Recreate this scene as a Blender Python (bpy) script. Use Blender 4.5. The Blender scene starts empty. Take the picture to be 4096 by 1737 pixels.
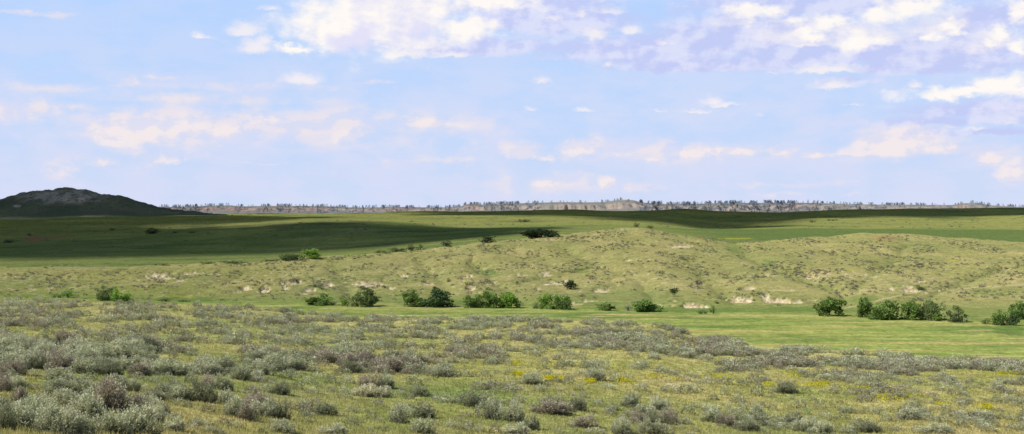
import bpy, math, random
import numpy as np
from mathutils import Vector

random.seed(7)
rng = np.random.default_rng(11)
SC = bpy.context.scene
COL = SC.collection
F, HY, CX = 1407.0, 209.0, 512.0          # focal length in picture units, eye level row, centre column
SUN_AZ = (-0.95, -0.31)                   # horizontal direction towards the sun
SUN_EL = math.radians(44)
_n = math.hypot(*SUN_AZ)
SUN = Vector((SUN_AZ[0]/_n*math.cos(SUN_EL), SUN_AZ[1]/_n*math.cos(SUN_EL), math.sin(SUN_EL)))

# ------------------------------------------------------------------ helpers
def tag(o, label=None, cat=None, group=None, kind=None):
    for k, v in (('label', label), ('category', cat), ('group', group), ('kind', kind)):
        if v: o[k] = v
    return o

def link(o, parent=None):
    COL.objects.link(o)
    if parent is not None: o.parent = parent
    return o

def empty(name, loc, rz=0.0, scale=(1, 1, 1)):
    o = bpy.data.objects.new(name, None); link(o)
    o.location = loc; o.rotation_euler = (0, 0, rz); o.scale = scale
    o.empty_display_size = 0.3
    return o

def np_mesh(name, co, faces, col=None, mat=None, smooth=False, extra=None):
    """co (n,3); faces (m,k) of one size k; col (n,3) per-vertex albedo."""
    me = bpy.data.meshes.new(name)
    co = np.ascontiguousarray(co, np.float32); faces = np.ascontiguousarray(faces, np.int32)
    n, (m, k) = len(co), faces.shape
    me.vertices.add(n); me.vertices.foreach_set('co', co.ravel())
    me.loops.add(m*k); me.loops.foreach_set('vertex_index', faces.ravel())
    me.polygons.add(m)
    me.polygons.foreach_set('loop_start', np.arange(0, m*k, k, dtype=np.int32))
    me.polygons.foreach_set('loop_total', np.full(m, k, np.int32))
    if smooth: me.polygons.foreach_set('use_smooth', np.ones(m, bool))
    if col is not None:
        a = me.color_attributes.new('Col', 'FLOAT_COLOR', 'POINT')
        c4 = np.ones((n, 4), np.float32); c4[:, :3] = col
        a.data.foreach_set('color', c4.ravel())
    if extra is not None:
        for nm, v in extra.items():
            a = me.attributes.new(nm, 'FLOAT', 'POINT'); a.data.foreach_set('value', np.ascontiguousarray(v, np.float32))
    me.update(); me.validate()
    if mat is not None: me.materials.append(mat)
    return me

def obj(name, me, parent=None):
    return link(bpy.data.objects.new(name, me), parent)

# numpy gradient noise
_perm = np.random.default_rng(3).permutation(4096)
_ga = np.random.default_rng(4).uniform(0, 2*np.pi, 4096)
_gx, _gy = np.cos(_ga), np.sin(_ga)
def perlin(x, y):
    xi, yi = np.floor(x).astype(np.int64), np.floor(y).astype(np.int64)
    xf, yf = x-xi, y-yi
    u, v = xf*xf*xf*(xf*(xf*6-15)+10), yf*yf*yf*(yf*(yf*6-15)+10)
    def g(i, j, dx, dy):
        h = _perm[(_perm[i & 4095]+j) & 4095]
        return _gx[h]*dx+_gy[h]*dy
    a = g(xi, yi, xf, yf); b = g(xi+1, yi, xf-1, yf)
    c = g(xi, yi+1, xf, yf-1); d = g(xi+1, yi+1, xf-1, yf-1)
    return ((a+u*(b-a))+v*((c+u*(d-c))-(a+u*(b-a))))*1.5
def fbm(x, y, o=4, s=0.5):
    r, a, t = 0.0, 1.0, 0.0
    for k in range(o):
        r = r+a*perlin(x*2**k+17.3*k, y*2**k-9.1*k); t += a; a *= s
    return r/t
def sstep(a, b, x):
    t = np.clip((x-a)/(b-a), 0, 1); return t*t*(3-2*t)
def mix(a, b, t):
    return a*(1-t[..., None])+np.asarray(b)*t[..., None]

def pchip(xk, yk, x):
    xk, yk = np.asarray(xk, float), np.asarray(yk, float)
    h = np.diff(xk); dl = np.diff(yk)/h
    m = np.zeros_like(yk)
    m[0], m[-1] = dl[0], dl[-1]
    w1, w2 = 2*h[1:]+h[:-1], h[1:]+2*h[:-1]
    same = dl[:-1]*dl[1:] > 0
    with np.errstate(divide='ignore', invalid='ignore'):
        hm = (w1+w2)/(w1/dl[:-1]+w2/dl[1:])
    m[1:-1] = np.where(same, hm, 0)
    i = np.clip(np.searchsorted(xk, x, side='right')-1, 0, len(h)-1)
    t = np.clip((x-xk[i])/h[i], 0, 1)
    return ((1+2*t)*(1-t)**2*yk[i]+t*(1-t)**2*h[i]*m[i]+t*t*(3-2*t)*yk[i+1]+t*t*(t-1)*h[i]*m[i+1])

def line(pts):
    xs, ys = zip(*pts); g_ = np.arange(xs[0], xs[-1]+.25, .25); t_ = pchip(xs, ys, np.clip(g_, xs[0], xs[-1]))
    return lambda X: np.interp(X, g_, t_)

# ------------------------------------------------------------------ terrain profile
ridge_row = line([(-40, 299), (0, 300), (120, 303), (250, 308), (310, 315), (400, 319), (500, 320), (560, 321.5), (640, 324), (690, 335), (740, 344), (800, 351), (880, 356), (950, 361), (1024, 365), (1070, 367)])
ridge_d = line([(-40, 232), (0, 230), (256, 225), (512, 215), (640, 205), (768, 175), (1024, 152), (1070, 150)])
near_d = line([(-40, 44), (0, 46), (128, 52), (256, 62), (512, 75), (768, 85), (1024, 90), (1070, 91)])
tree_row = line([(-40, 296.5), (0, 297), (130, 300), (300, 304.5), (400, 306), (500, 307), (600, 309.5), (700, 312), (800, 314.5), (900, 319), (1024, 324.5), (1070, 326)])
hill_row = line([(-40, 268.5), (0, 268), (140, 265.5), (240, 262.5), (320, 258.5), (400, 251), (480, 241.5), (560, 235.5), (590, 231.5), (620, 228.3), (640, 227.8), (660, 230), (690, 235.5), (720, 239.5), (760, 241), (800, 238), (840, 235), (871, 234), (910, 235.5), (950, 238.5), (1024, 241.5), (1070, 243)])
hill_d = line([(-40, 640), (0, 640), (320, 690), (480, 780), (640, 850), (760, 800), (871, 850), (1070, 820)])
mead_row = line([(-40, 253), (0, 252), (200, 250), (320, 246), (420, 240), (500, 234), (560, 231), (640, 230), (720, 234), (871, 235), (1024, 236), (1070, 236)])
near_ridge_row = line([(-40, 241), (0, 240), (100, 237), (178, 232.5), (250, 227), (323, 221.5), (380, 222), (440, 225), (500, 226), (560, 226), (640, 225), (700, 229), (760, 229), (860, 228.5), (1024, 229), (1070, 229)])
sage_row = line([(-40, 226), (0, 226), (180, 222), (323, 218.5), (420, 217.5), (560, 217), (660, 219), (720, 226), (760, 223.5), (830, 219), (900, 219.5), (960, 220), (1024, 217), (1070, 216)])
crest_row = line([(-40, 219), (0, 219), (100, 217), (200, 215.5), (300, 215), (350, 214), (420, 211.6), (502, 211), (571, 209.4), (605, 210.8), (640, 210.9), (687, 209.2), (715, 210.7), (763, 212.3), (798, 211.4), (852, 209.4), (940, 208.4), (1024, 207.6), (1070, 207.4)])

def column_knots(X):
    K = [(1.5, -1.7), (8, -3.2), (18, -5.2)]
    yr, dr, dn = float(ridge_row(X)), float(ridge_d(X)), float(near_d(X))
    p = math.log(dr/dn)/math.log((434-HY)/(yr-HY))
    for Y in (490, 460, 434, 415, 400, 388, 378, 369, 361, 354, 347, 340, 333, 327, 321, 315, 309, 304):
        if Y > yr+2.0:
            d = dn*((434-HY)/(Y-HY))**p
            if d > K[-1][0]*1.02: K.append((d, -(Y-HY)/F*d))
    K.append((dr, -(yr-HY)/F*dr))
    fd = (31.0)*F/(yr-HY)
    K.append((min(dr+0.62*(fd-dr), dr+75), -26.5)); K.append((max(fd*0.97, dr+85), -30.6))
    ty = float(tree_row(X)); td = 31.0*F/(ty-HY)
    if td > K[-1][0]+15: K.append((td, -31.0))
    td = max(td, K[-1][0])
    hy, hd = float(hill_row(X)), float(hill_d(X)); hz = -(hy-HY)/F*hd
    for t, s in ((0.10, 0.035), (0.26, 0.20), (0.45, 0.36), (0.62, 0.55), (0.80, 0.80)):
        K.append((td+12+(hd-td-12)*t, -31.0+(hz+31.0)*s))
    K.append((hd, hz))
    def at(row, d): return (d, -(float(row(X))-HY)/F*d)
    m = at(mead_row, 1120.0)
    hid = -(hy-HY)/F*(hd+90)
    K.append((hd+90, min(hid-0.4, max(m[1]-1.5, hid-9))))
    K.append(m); K.append(at(near_ridge_row, 1500.0))
    s = at(sage_row, 1950.0); n = K[-1]
    if float(sage_row(X)) > float(near_ridge_row(X))-3.0: pass
    K.append((1680.0, (n[1]+s[1])/2-1.6)); K.append(s)
    c = at(crest_row, 2600.0)
    K.append((2220.0, (s[1]+c[1])/2-2.2)); K.append(c)
    K.append((2900.0, c[1]-9)); K.append((3600.0, -24)); K.append((6000.0, -22)); K.append((45000.0, -30))
    return zip(*K)

US = np.concatenate([np.linspace(-3.4, -0.46, 60, endpoint=False), (np.arange(-130, 1154, 1.0)-CX)/F, np.linspace(0.463, 3.4, 60)])
LD = np.concatenate([np.geomspace(1.5, 45, 40, endpoint=False), np.geomspace(45, 260, 300, endpoint=False), np.geomspace(260, 1000, 330, endpoint=False), np.geomspace(1000, 3000, 150, endpoint=False), np.geomspace(3000, 45000, 25)])
NU, ND = len(US), len(LD)
Z = np.empty((NU, ND))
_cache = {}
for i, u in enumerate(US):
    X = float(np.clip(CX+F*u, -40, 1068)); key = round(X, 2)
    if key not in _cache:
        d, z = column_knots(X); _cache[key] = pchip(d, z, LD)
    Z[i] = _cache[key]
GX = US[:, None]*LD[None, :]; GY = np.broadcast_to(LD[None, :], (NU, ND)).copy()
DD = GY
hillmask = sstep(440, 560, DD)*(1-sstep(820, 1000, DD))
Z += fbm(GX/6, GY/6, 3)*0.18*sstep(15, 60, DD)*(1-sstep(230, 300, DD))
Z += fbm(GX/55+3, GY/80, 5)*2.4*hillmask
Z -= (1-np.abs(fbm(GX/38+9, GY/120+2, 3))*2.2).clip(0)**3*1.0*hillmask
Z += fbm(GX/120, GY/200+5, 4)*2.2*sstep(950, 1300, DD)*(1-sstep(2700, 3000, DD))

PX0 = CX+F*US[:, None]+0*LD[None, :]; PY0 = HY-F*Z/DD
DRAWS = [([(728, 241), (745, 252), (775, 267), (800, 276), (840, 290), (848, 303)], 11, 4.6), ([(470, 260), (487, 272), (500, 283), (520, 296), (528, 304)], 9, 3.4), ([(604, 261), (580, 270), (545, 277), (520, 281)], 9, 2.6),
 ([(690, 258), (705, 280), (725, 293), (735, 305)], 9, 3.2), ([(418, 258), (440, 278), (450, 297)], 9, 3.0), ([(1000, 268), (960, 283), (925, 296), (880, 305)], 11, 3.6), ([(332, 264), (345, 283), (352, 300)], 9, 2.8), ([(560, 246), (590, 262), (640, 280), (655, 303)], 8, 2.6), ([(905, 246), (890, 262), (868, 280), (850, 292)], 9, 3.0)]
drawm = np.zeros(Z.shape)
jx = fbm(GX/25+70, GY/40, 3)*7
for pts_, w_, dep in DRAWS:
    for (a0, b0), (a1, b1) in zip(pts_[:-1], pts_[1:]):
        t_ = np.clip((PY0-b0)/(b1-b0), 0, 1)
        inside = sstep(min(b0, b1)-3, min(b0, b1)+1, PY0)*(1-sstep(max(b0, b1)-1, max(b0, b1)+3, PY0))
        drawm = np.maximum(drawm, inside*np.exp(-np.abs((PX0+jx-a0-(a1-a0)*t_)/w_)**1.5)*dep)
drawm *= (DD > 450)*(DD < 900)
Z -= drawm*.40
# ---- pale eroded banks on the hill: (column, row, half width, half height, strength)
BARE = [(158, 276.5, 13, 2.6, 1), (187, 273.5, 14, 1.2, .8), (215, 274, 6, 1, .9), (134, 279.6, 6, .8, .6), (180, 280, 6, 1.2, .5),
 (246, 288, 7, 1.8, 1), (232, 291.8, 9, 1.0, .8), (265, 289, 5.5, 2.6, 1), (264, 291.8, 9, .9, .8), (291, 283, 11, 1.9, .9), (286, 288, 4.5, 1.5, .7),
 (328, 284.5, 9, 2.4, .8), (310, 289.7, 7, 2.1, .9), (304, 292.8, 6, .8, .7), (367, 284, 17, 2.8, .55), (392, 288, 4.5, 1.5, .7), (404, 276, 5, 1.1, .9),
 (388, 276, 4, .7, .6), (428, 283.6, 6, 1.5, .6), (467, 276, 7, 1.4, .6), (471, 287.5, 5.5, 2.4, .9), (473, 292.6, 7, .9, .9), (488, 282.8, 9, 1.2, .6),
 (461, 281, 3.5, .9, .7), (521, 275.3, 6, .9, .7), (545, 274, 7, 2, .7), (553, 283.2, 14, 1.3, .55), (567, 281.6, 4.5, 1.4, .9), (537, 288.7, 3.5, 1.1, .9),
 (600, 290.3, 12, 1.9, .6), (574.5, 304, 6, 1.2, .95), (585, 300.8, 12, 1.0, .8), (660, 305.6, 4, .9, .7), (673, 301, 4.5, 1.0, .8), (672, 305.5, 3, .8, .7),
 (680, 246, 14, 2, .5), (627, 260.3, 3.5, .8, .8), (659, 253.6, 2.5, .6, .6), (545, 239.6, 12, .9, .35), (622, 229.6, 6, .7, .4), (649, 259.6, 7, .5, .5),
 (695, 305.6, 13, 2.4, .95), (740, 300, 14, 2.5, .8), (766, 298, 4, 3.2, .9), (780, 301, 17, 2.0, 1), (795, 302, 8, 1.5, .9), (810, 300.3, 7, .8, .7), (909, 289.8, 10, 2.6, .9), (891, 289, 3.5, 1.6, .7),
 (917, 280.9, 9, 1.1, .8), (924, 292.6, 5, .7, .8), (811, 277, 7, 1.3, .6), (768, 275.6, 6, .8, .6), (699, 283.5, 6, 1.4, .8), (697, 287.6, 6, .8, .6), (750, 287.6, 8, 1.8, .45),
 (786, 290, 16, 1.1, .35), (938, 290.4, 2, .7, .8)]
PXX = CX+F*US[:, None]+0*LD[None, :]
PYY = HY-F*Z/DD
def blobs(lst, wx, wy, X, Y):
    v = np.zeros(X.shape)
    for cx, cy, rx, ry, s in lst:
        m = (np.abs(X-cx) < rx*2.2) & (np.abs(Y-cy) < ry*2.4+1)
        if m.any():
            q = np.hypot((X[m]-cx+wx[m]*rx*.55)/rx, (Y[m]-cy+wy[m]*ry*.6)/ry)
            v[m] = np.maximum(v[m], s*(1-sstep(.55, 1.25, q)))
    return v
hz_ = (DD > 430) & (DD < 1000)
wx = fbm(GX/3.5, GY/9, 4)*1.6; wy = fbm(GX/3.5+40, GY/9+11, 4)*1.6
bare = blobs(BARE, wx, wy, PXX, PYY)*hz_
Z -= bare*1.35*(1+0.8*fbm(GX/2.2, GY/7, 4))                       # the banks are cut into the slope
Z += np.roll(bare, 5, axis=1)*0.5
PYY = HY-F*Z/DD

_lLD = np.log(LD)
def ground_z(x, y):
    x = np.asarray(x, float); y = np.asarray(y, float)
    u = x/y
    i = np.clip(np.searchsorted(US, u)-1, 0, NU-2); tu = np.clip((u-US[i])/(US[i+1]-US[i]), 0, 1)
    j = np.clip(np.searchsorted(LD, y)-1, 0, ND-2); td = np.clip((y-LD[j])/(LD[j+1]-LD[j]), 0, 1)
    return (Z[i, j]*(1-tu)+Z[i+1, j]*tu)*(1-td)+(Z[i, j+1]*(1-tu)+Z[i+1, j+1]*tu)*td
def hit(X, Y, dmin=40.0, dmax=3200.0):
    """first ground point beyond dmin seen at column X, row Y"""
    i = int(np.clip(np.searchsorted(US, (X-CX)/F), 0, NU-1))
    rows = PYY[i]; ok = np.where((LD >= dmin) & (LD <= dmax) & (rows <= Y))[0]
    if len(ok) == 0: d = dmax
    else:
        j = ok[0]
        if j > 0 and rows[j-1] > Y:
            t = (rows[j-1]-Y)/(rows[j-1]-rows[j]); d = LD[j-1]+(LD[j]-LD[j-1])*t
        else: d = LD[j]
    x = (X-CX)/F*d
    return x, d, float(ground_z(x, d))

# ------------------------------------------------------------------ ground colour (albedo)
def grass_albedo(x, y, X, Y):
    """albedo of the vegetated ground; x, y in metres, X, Y its place as seen from the lookout"""
    d = y
    rd = ridge_d(X); hd = hill_d(X)
    big = fbm(x/38+5, y/60, 3); mid_ = fbm(x/9, y/14+3, 3); fin = fbm(x/1.6, y/2.6, 3); vf = fbm(x/.5, y/.8, 2)
    olive, straw, green = np.array((.335, .335, .105)), np.array((.52, .435, .21)), np.array((.20, .28, .082))
    # foreground terrace
    c = np.broadcast_to(olive, x.shape+(3,)).copy()
    c = mix(c, straw, np.clip(.32+.9*mid_+.4*fin+.3*vf, 0, 1)*.75)
    c = mix(c, green, np.clip(-.05+1.3*big+.7*fbm(x/14+50, y/18, 3)-.2*fin, 0, 1)*.85)
    # hay field in the valley bottom
    fcol = np.broadcast_to(np.array((.238, .288, .076)), x.shape+(3,)).copy()
    st = fbm(x/70, y/9+7, 4)
    fcol = mix(fcol, (.40, .345, .125), np.clip(.15+3.2*st, 0, 1)*.8)
    fcol = mix(fcol, (.105, .175, .045), np.clip(-.05+3*fbm(x/50+8, y/14, 4), 0, 1)*.75)
    fcol = mix(fcol, (.50, .40, .19), sstep(.16, .36, fbm(x/22+31, y/4.5, 3))*sstep(-.05, .25, fbm(x/90, y/22+9, 2))*.8)
    fcol = mix(fcol, (.10, .16, .04), sstep(.2, .42, fbm(x/9, y/6+77, 3))*.55)
    f = sstep(6, 30, d-rd); c = c*(1-f[..., None])+fcol*f[..., None]
    # hill
    ty = tree_row(X); td = 31.0*F/(ty-HY)
    hcol = np.broadcast_to(np.array((.275, .265, .098)), x.shape+(3,)).copy()
    hcol = mix(hcol, (.40, .335, .15), np.clip(.25+1.4*fbm(x/30, y/40+2, 4), 0, 1)*.7)
    hcol = mix(hcol, (.19, .225, .08), np.clip(-.05+1.7*fbm(x/45+20, y/90, 4), 0, 1)*.75)
    hcol = mix(hcol, (.10, .125, .05), sstep(.15, .55, fbm(x/4.5, y/8, 3))*.45)
    f = sstep(10, 60, d-td)
    c = c*(1-f[..., None])+hcol*f[..., None]
    # lush strip along the creek below the hill
    l = sstep(-3, 6, d-td)*(1-sstep(30, 95, d-td+30*mid_))
    c = mix(c, (.155, .20, .060), l*.75*np.clip(.75+1.2*fin+.8*mid_, .2, 1))
    # lower left apron: greener
    ap = (1-sstep(180, 330, X))*sstep(20, 60, d-td)*(1-sstep(hd-30, hd, d))
    c = mix(c, (.21, .225, .065), ap*np.clip(.5+big, 0, 1)*.7)
    # meadow behind the hill
    m = sstep(-10, 40, d-hd)
    mcol = np.broadcast_to(np.array((.165, .20, .060)), x.shape+(3,)).copy()
    mcol = mix(mcol, (.24, .25, .08), np.clip(.05+1.2*fbm(x/90, y/50, 4), 0, 1)*.7)
    c = c*(1-m[..., None])+mcol*m[..., None]
    c = mix(c, (.085, .135, .045), m*np.clip(2.8*fbm(x/130+70, y/60, 4), 0, 1)*.75)
    c = mix(c, (.26, .26, .10), m*np.clip(2.6*fbm(x/100+30, y/45+9, 4)-.15, 0, 1)*.55)  # paler meadow bands, partly sunlit streaks painted into the shaded ground
    c = mix(c, (.08, .10, .045), m*sstep(.25, .5, fbm(x/14+3, y/20, 3))*.55)
    rg = sstep(640, 740, X)*sstep(900, 980, d)*(1-sstep(1420, 1520, d))
    c = mix(c, (.105, .15, .048), rg*.85)
    b = sstep(1480, 1600, d)
    bcol = np.broadcast_to(np.array((.225, .235, .075)), x.shape+(3,)).copy()
    bcol = mix(bcol, (.13, .165, .055), np.clip(.1+1.6*fbm(x/140, y/90, 4), 0, 1)*.8)
    bcol = mix(bcol, (.07, .085, .04), sstep(.22, .5, fbm(x/16, y/22, 3))*.7)
    c = c*(1-b[..., None])+bcol*b[..., None]
    return c*(1+.22*fin+.18*vf)[..., None].clip(.5, 1.5)

LUSH = [(487, 272, 11, 3.2, .9), (580, 270.5, 12, 2.6, .8), (735, 249, 9, 4, .55), (770, 263, 9, 4, .6), (700, 310, 60, 3, .7), (790, 309, 40, 3, .7), (1010, 331, 20, 6, .9), (862, 299, 18, 5, .5), (190, 299.5, 45, 3, .7), (85, 280.6, 12, 1.2, .5), (445, 303, 30, 3, .6), (900, 295, 20, 2, .4), (1000, 292, 40, 5, .45)]
BRUSH = [(250, 227, 75, 2.6, .8), (345, 222, 40, 2.0, 1), (300, 224, 50, 2.0, .8), (60, 231, 60, 1.2, .4), (524, 221.6, 30, 1.2, .5), (120, 236, 45, 1.4, .5), (450, 218, 60, 1, .4)]
RED = [(883, 238.5, 18, 3, .35), (700, 238, 6, 1.0, .4), (35, 239, 12, 3, 1.0), (60, 237.5, 14, 1.8, .5), (545, 239.6, 12, 1.2, .45)]
FLOWER = [(518, 376, 7, 1.8, 1), (552, 380, 12, 2, .9), (593, 383, 10, 1.6, .8), (621, 382, 17, 2.8, .75), (652, 378, 14, 2, .6), (546, 366, 10, 1.5, .7), (516, 365, 8, 1.2, .5), (672, 381, 10, 1.6, .5),
 (768, 386, 7, 1.6, .8), (815, 386, 28, 2.4, .75), (794, 376, 9, 3, .55), (860, 389, 22, 2, .45), (882, 399, 6, 1.4, .6), (943, 406, 8, 1.8, .8), (986, 409, 9, 2.8, .85), (936, 367, 6, 1.4, .5), (905, 400, 30, 4, .25), (1005, 375, 30, 3, .3), (715, 378, 18, 2, .35)]
YGREEN = [(735, 238.6, 18, .8, .8), (850, 270.7, 8, 1, .6), (953, 260.6, 6, 1.2, .6), (951, 273.4, 6, .9, .5), (700, 295.8, 14, .7, .5), (180, 296.5, 20, 1.2, .5)]
colg = grass_albedo(GX, GY, PXX, PYY)
colg = mix(colg, (.115, .175, .046), blobs(LUSH, wx*.6, wy*.6, PXX, PYY)*(DD > 300))
colg = mix(colg, (.10, .105, .05), blobs(BRUSH, wx, wy, PXX, PYY)*(DD > 900)*np.clip(.7+1.5*fbm(GX/22, GY/30, 3), 0, 1))
colg = mix(colg, (.30, .155, .085), blobs(RED, wx, wy, PXX, PYY)*(DD > 450)*.9)
colg = mix(colg, (.16, .20, .062), np.clip(drawm/5, 0, 1)*.55)
colg = mix(colg, (.36, .34, .045), blobs(YGREEN, wx, wy, PXX, PYY)*(DD > 430)*.8)
fl = blobs(FLOWER, wx*.8, wy*.8, PXX, PYY)*(DD < 220)
colg = mix(colg, (.36, .37, .07), fl*.3)
rock = mix(np.broadcast_to(np.array((.60, .515, .32)), colg.shape).copy(), (.33, .245, .13), np.clip(.35+1.5*fbm(GX/2.2+5, GY/5, 3), 0, 1))
rock = mix(rock, (.80, .735, .545), np.clip(-.1+1.6*fbm(GX/1.5, GY/4+8, 3), 0, 1))
bm = np.clip(bare*2.4-.2-.75*np.clip(fbm(GX/1.5+70, GY/4.5, 4)+.12, 0, 1), 0, 1)
colg = colg*(1-bm[..., None])+rock*bm[..., None]
spk = sstep(.30, .50, fbm(GX/2.6+3, GY/5.0+90, 3)+.32*np.clip(fbm(GX/40+60, GY/60, 2), -1, 1))*hillmask*sstep(255, 275, PYY)
colg = mix(colg, (.54, .44, .27), spk*.75)
# faint cattle trail climbing the right-hand slope, and the sandy wash in the foreground
def polyline_mask(pts, w, X, Y):
    v = np.zeros(X.shape)
    for (x0, y0), (x1, y1) in zip(pts[:-1], pts[1:]):
        t = np.clip((X-x0)/(x1-x0), 0, 1); v = np.maximum(v, (1-sstep(w*.5, w*1.3, np.abs(Y-(y0+(y1-y0)*t))))*((X >= x0-2) & (X <= x1+2)))
    return v
colg = mix(colg, (.44, .38, .19), polyline_mask([(843, 308.5), (866, 304), (885, 298.5), (907, 293.5), (950, 289), (990, 286.5), (1040, 283.5)], .7, PXX, PYY+wy*.5)*hz_*.75)
colg = mix(colg, (.36, .30, .12), polyline_mask([(470, 281), (520, 277), (570, 274), (625, 262), (660, 258)], .6, PXX, PYY+wy*.8)*hz_*.5)
sandm = polyline_mask([(893, 388.5), (905, 389.5), (920, 391.5), (938, 393), (957, 395.8)], 1.25, PXX, PYY+wy*1.2)*(DD < 200)*np.clip(.75+fbm(GX/.8, GY/2, 2)*1.2, 0, 1)
colg = mix(colg, (.66, .50, .34), sandm*.95)
sand2 = polyline_mask([(922, 418.6), (930, 418.2), (940, 420)], .5, PXX, PYY)*(DD < 200)+polyline_mask([(671, 418.2), (680, 418.4), (688, 419.8)], .7, PXX, PYY)*(DD < 200)
colg = mix(colg, (.58, .48, .33), np.clip(sand2, 0, 1)*.8)

# ------------------------------------------------------------------ materials
def new_mat(name):
    m = bpy.data.materials.new(name); m.use_nodes = True
    nt = m.node_tree; nt.nodes.clear()
    out = nt.nodes.new('ShaderNodeOutputMaterial')
    return m, nt, nt.nodes, nt.links, out

def ground_material():
    m, nt, N, L, out = new_mat('prairie_ground')
    at = N.new('ShaderNodeVertexColor'); at.layer_name = 'Col'
    tc = N.new('ShaderNodeNewGeometry')
    n1 = N.new('ShaderNodeTexNoise'); n1.inputs['Scale'].default_value = .9; n1.inputs['Detail'].default_value = 6; n1.inputs['Roughness'].default_value = .7
    n2 = N.new('ShaderNodeTexNoise'); n2.inputs['Scale'].default_value = .22; n2.inputs['Detail'].default_value = 5; n2.inputs['Roughness'].default_value = .65
    for n in (n1, n2): L.new(tc.outputs['Position'], n.inputs['Vector'])
    r1 = N.new('ShaderNodeMapRange'); r1.inputs['From Min'].default_value = .3; r1.inputs['From Max'].default_value = .7; r1.inputs['To Min'].default_value = .62; r1.inputs['To Max'].default_value = 1.36
    r2 = N.new('ShaderNodeMapRange'); r2.inputs['From Min'].default_value = .3; r2.inputs['From Max'].default_value = .7; r2.inputs['To Min'].default_value = .80; r2.inputs['To Max'].default_value = 1.2
    L.new(n1.outputs['Fac'], r1.inputs['Value']); L.new(n2.outputs['Fac'], r2.inputs['Value'])
    mu = N.new('ShaderNodeMath'); mu.operation = 'MULTIPLY'
    L.new(r1.outputs[0], mu.inputs[0]); L.new(r2.outputs[0], mu.inputs[1])
    vm = N.new('ShaderNodeVectorMath'); vm.operation = 'SCALE'
    L.new(at.outputs['Color'], vm.inputs[0]); L.new(mu.outputs[0], vm.inputs['Scale'])
    bp = N.new('ShaderNodeBump'); bp.inputs['Strength'].default_value = .55; bp.inputs['Distance'].default_value = .35
    L.new(n1.outputs['Fac'], bp.inputs['Height'])
    bs = N.new('ShaderNodeBsdfDiffuse'); bs.inputs['Roughness'].default_value = .6
    L.new(vm.outputs[0], bs.inputs['Color']); L.new(bp.outputs[0], bs.inputs['Normal'])
    L.new(bs.outputs[0], out.inputs['Surface'])
    return m

def leaf_material(name, trans=.25, objcolor=True):
    """vertex albedo times the object's own tint, part of the light passing through the leaves"""
    m, nt, N, L, out = new_mat(name)
    at = N.new('ShaderNodeVertexColor'); at.layer_name = 'Col'
    src = at.outputs['Color']
    if objcolor:
        oi = N.new('ShaderNodeObjectInfo')
        vm = N.new('ShaderNodeVectorMath'); vm.operation = 'MULTIPLY'
        L.new(src, vm.inputs[0]); L.new(oi.outputs['Color'], vm.inputs[1]); src = vm.outputs[0]
    d = N.new('ShaderNodeBsdfDiffuse'); t = N.new('ShaderNodeBsdfTranslucent'); mx = N.new('ShaderNodeMixShader')
    mx.inputs[0].default_value = trans
    L.new(src, d.inputs['Color']); L.new(src, t.inputs['Color'])
    L.new(d.outputs[0], mx.inputs[1]); L.new(t.outputs[0], mx.inputs[2]); L.new(mx.outputs[0], out.inputs['Surface'])
    return m

def bark_material(name, c0, c1):
    m, nt, N, L, out = new_mat(name)
    n = N.new('ShaderNodeTexNoise'); n.inputs['Scale'].default_value = 9; n.inputs['Detail'].default_value = 5
    tc = N.new('ShaderNodeTexCoord'); L.new(tc.outputs['Object'], n.inputs['Vector'])
    r = N.new('ShaderNodeValToRGB'); r.color_ramp.elements[0].position = .35; r.color_ramp.elements[1].position = .7
    r.color_ramp.elements[0].color = (*c0, 1); r.color_ramp.elements[1].color = (*c1, 1)
    L.new(n.outputs['Fac'], r.inputs[0])
    d = N.new('ShaderNodeBsdfDiffuse'); L.new(r.outputs[0], d.inputs['Color']); L.new(d.outputs[0], out.inputs['Surface'])
    return m

M_GROUND = ground_material()
M_SAGE = leaf_material('sage_leaf', .2)
M_SAGE_FAR = leaf_material('sage_leaf_band', .2, False)
M_LEAF = leaf_material('tree_leaf', .3)
M_GRASS = leaf_material('grass_blade', .3, False)
M_PINE = leaf_material('pine_needles', .05)
M_TWIG = bark_material('sage_twig', (.07, .055, .045), (.17, .14, .115))
M_BARK = bark_material('tree_bark', (.05, .042, .035), (.15, .125, .10))

# ------------------------------------------------------------------ ground sheet
def grid_faces(nu, nd):
    i = np.arange(nu-1)[:, None]; j = np.arange(nd-1)[None, :]
    a = i*nd+j
    return np.stack([a, a+nd, a+nd+1, a+1], -1).reshape(-1, 4)
gm = np_mesh('ground', np.stack([GX, GY, Z], -1).reshape(-1, 3), grid_faces(NU, ND), colg.reshape(-1, 3), M_GROUND, True)
tag(obj('ground', gm), kind='structure')

# ------------------------------------------------------------------ butte on the left skyline
bt_row = line([(-190, 222), (-130, 216), (-60, 207), (-25, 202.5), (0, 199.3), (12, 195.5), (22, 193), (42, 190.2), (52, 189.5), (58, 187.6), (66, 187.3), (76, 188.8), (81, 189.4), (86, 189.6), (94, 192), (103, 194), (119, 195.3), (128, 198), (143, 202.3), (158, 206.8), (190, 211), (225, 214.7), (250, 218), (275, 222)])
bx = np.arange(-190, 276, 0.9); bd = np.linspace(2640, 3640, 170)
BXX, BD = np.meshgrid(bx, bd, indexing='ij')
crest_z = (HY-bt_row(bx))/F*3060.0+fbm(bx/7, bx*0+4.4, 4)*2.6
t = (BD-2640)/(3060-2640)
foot = -22.0
shape = np.where(t < 1, sstep(0, 1, t)*.42+.58*np.clip(t, 0, 1)**1.25, 1-.9*sstep(1, 2.3, t))
bxm = (BXX-CX)/F*BD
gul = fbm(bxm/42+3, BD/150, 4)
BZ = foot+(crest_z[:, None]-foot)*np.clip(shape, 0, 1)
rel = np.clip((BZ-foot)/60, 0, 1)
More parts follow.
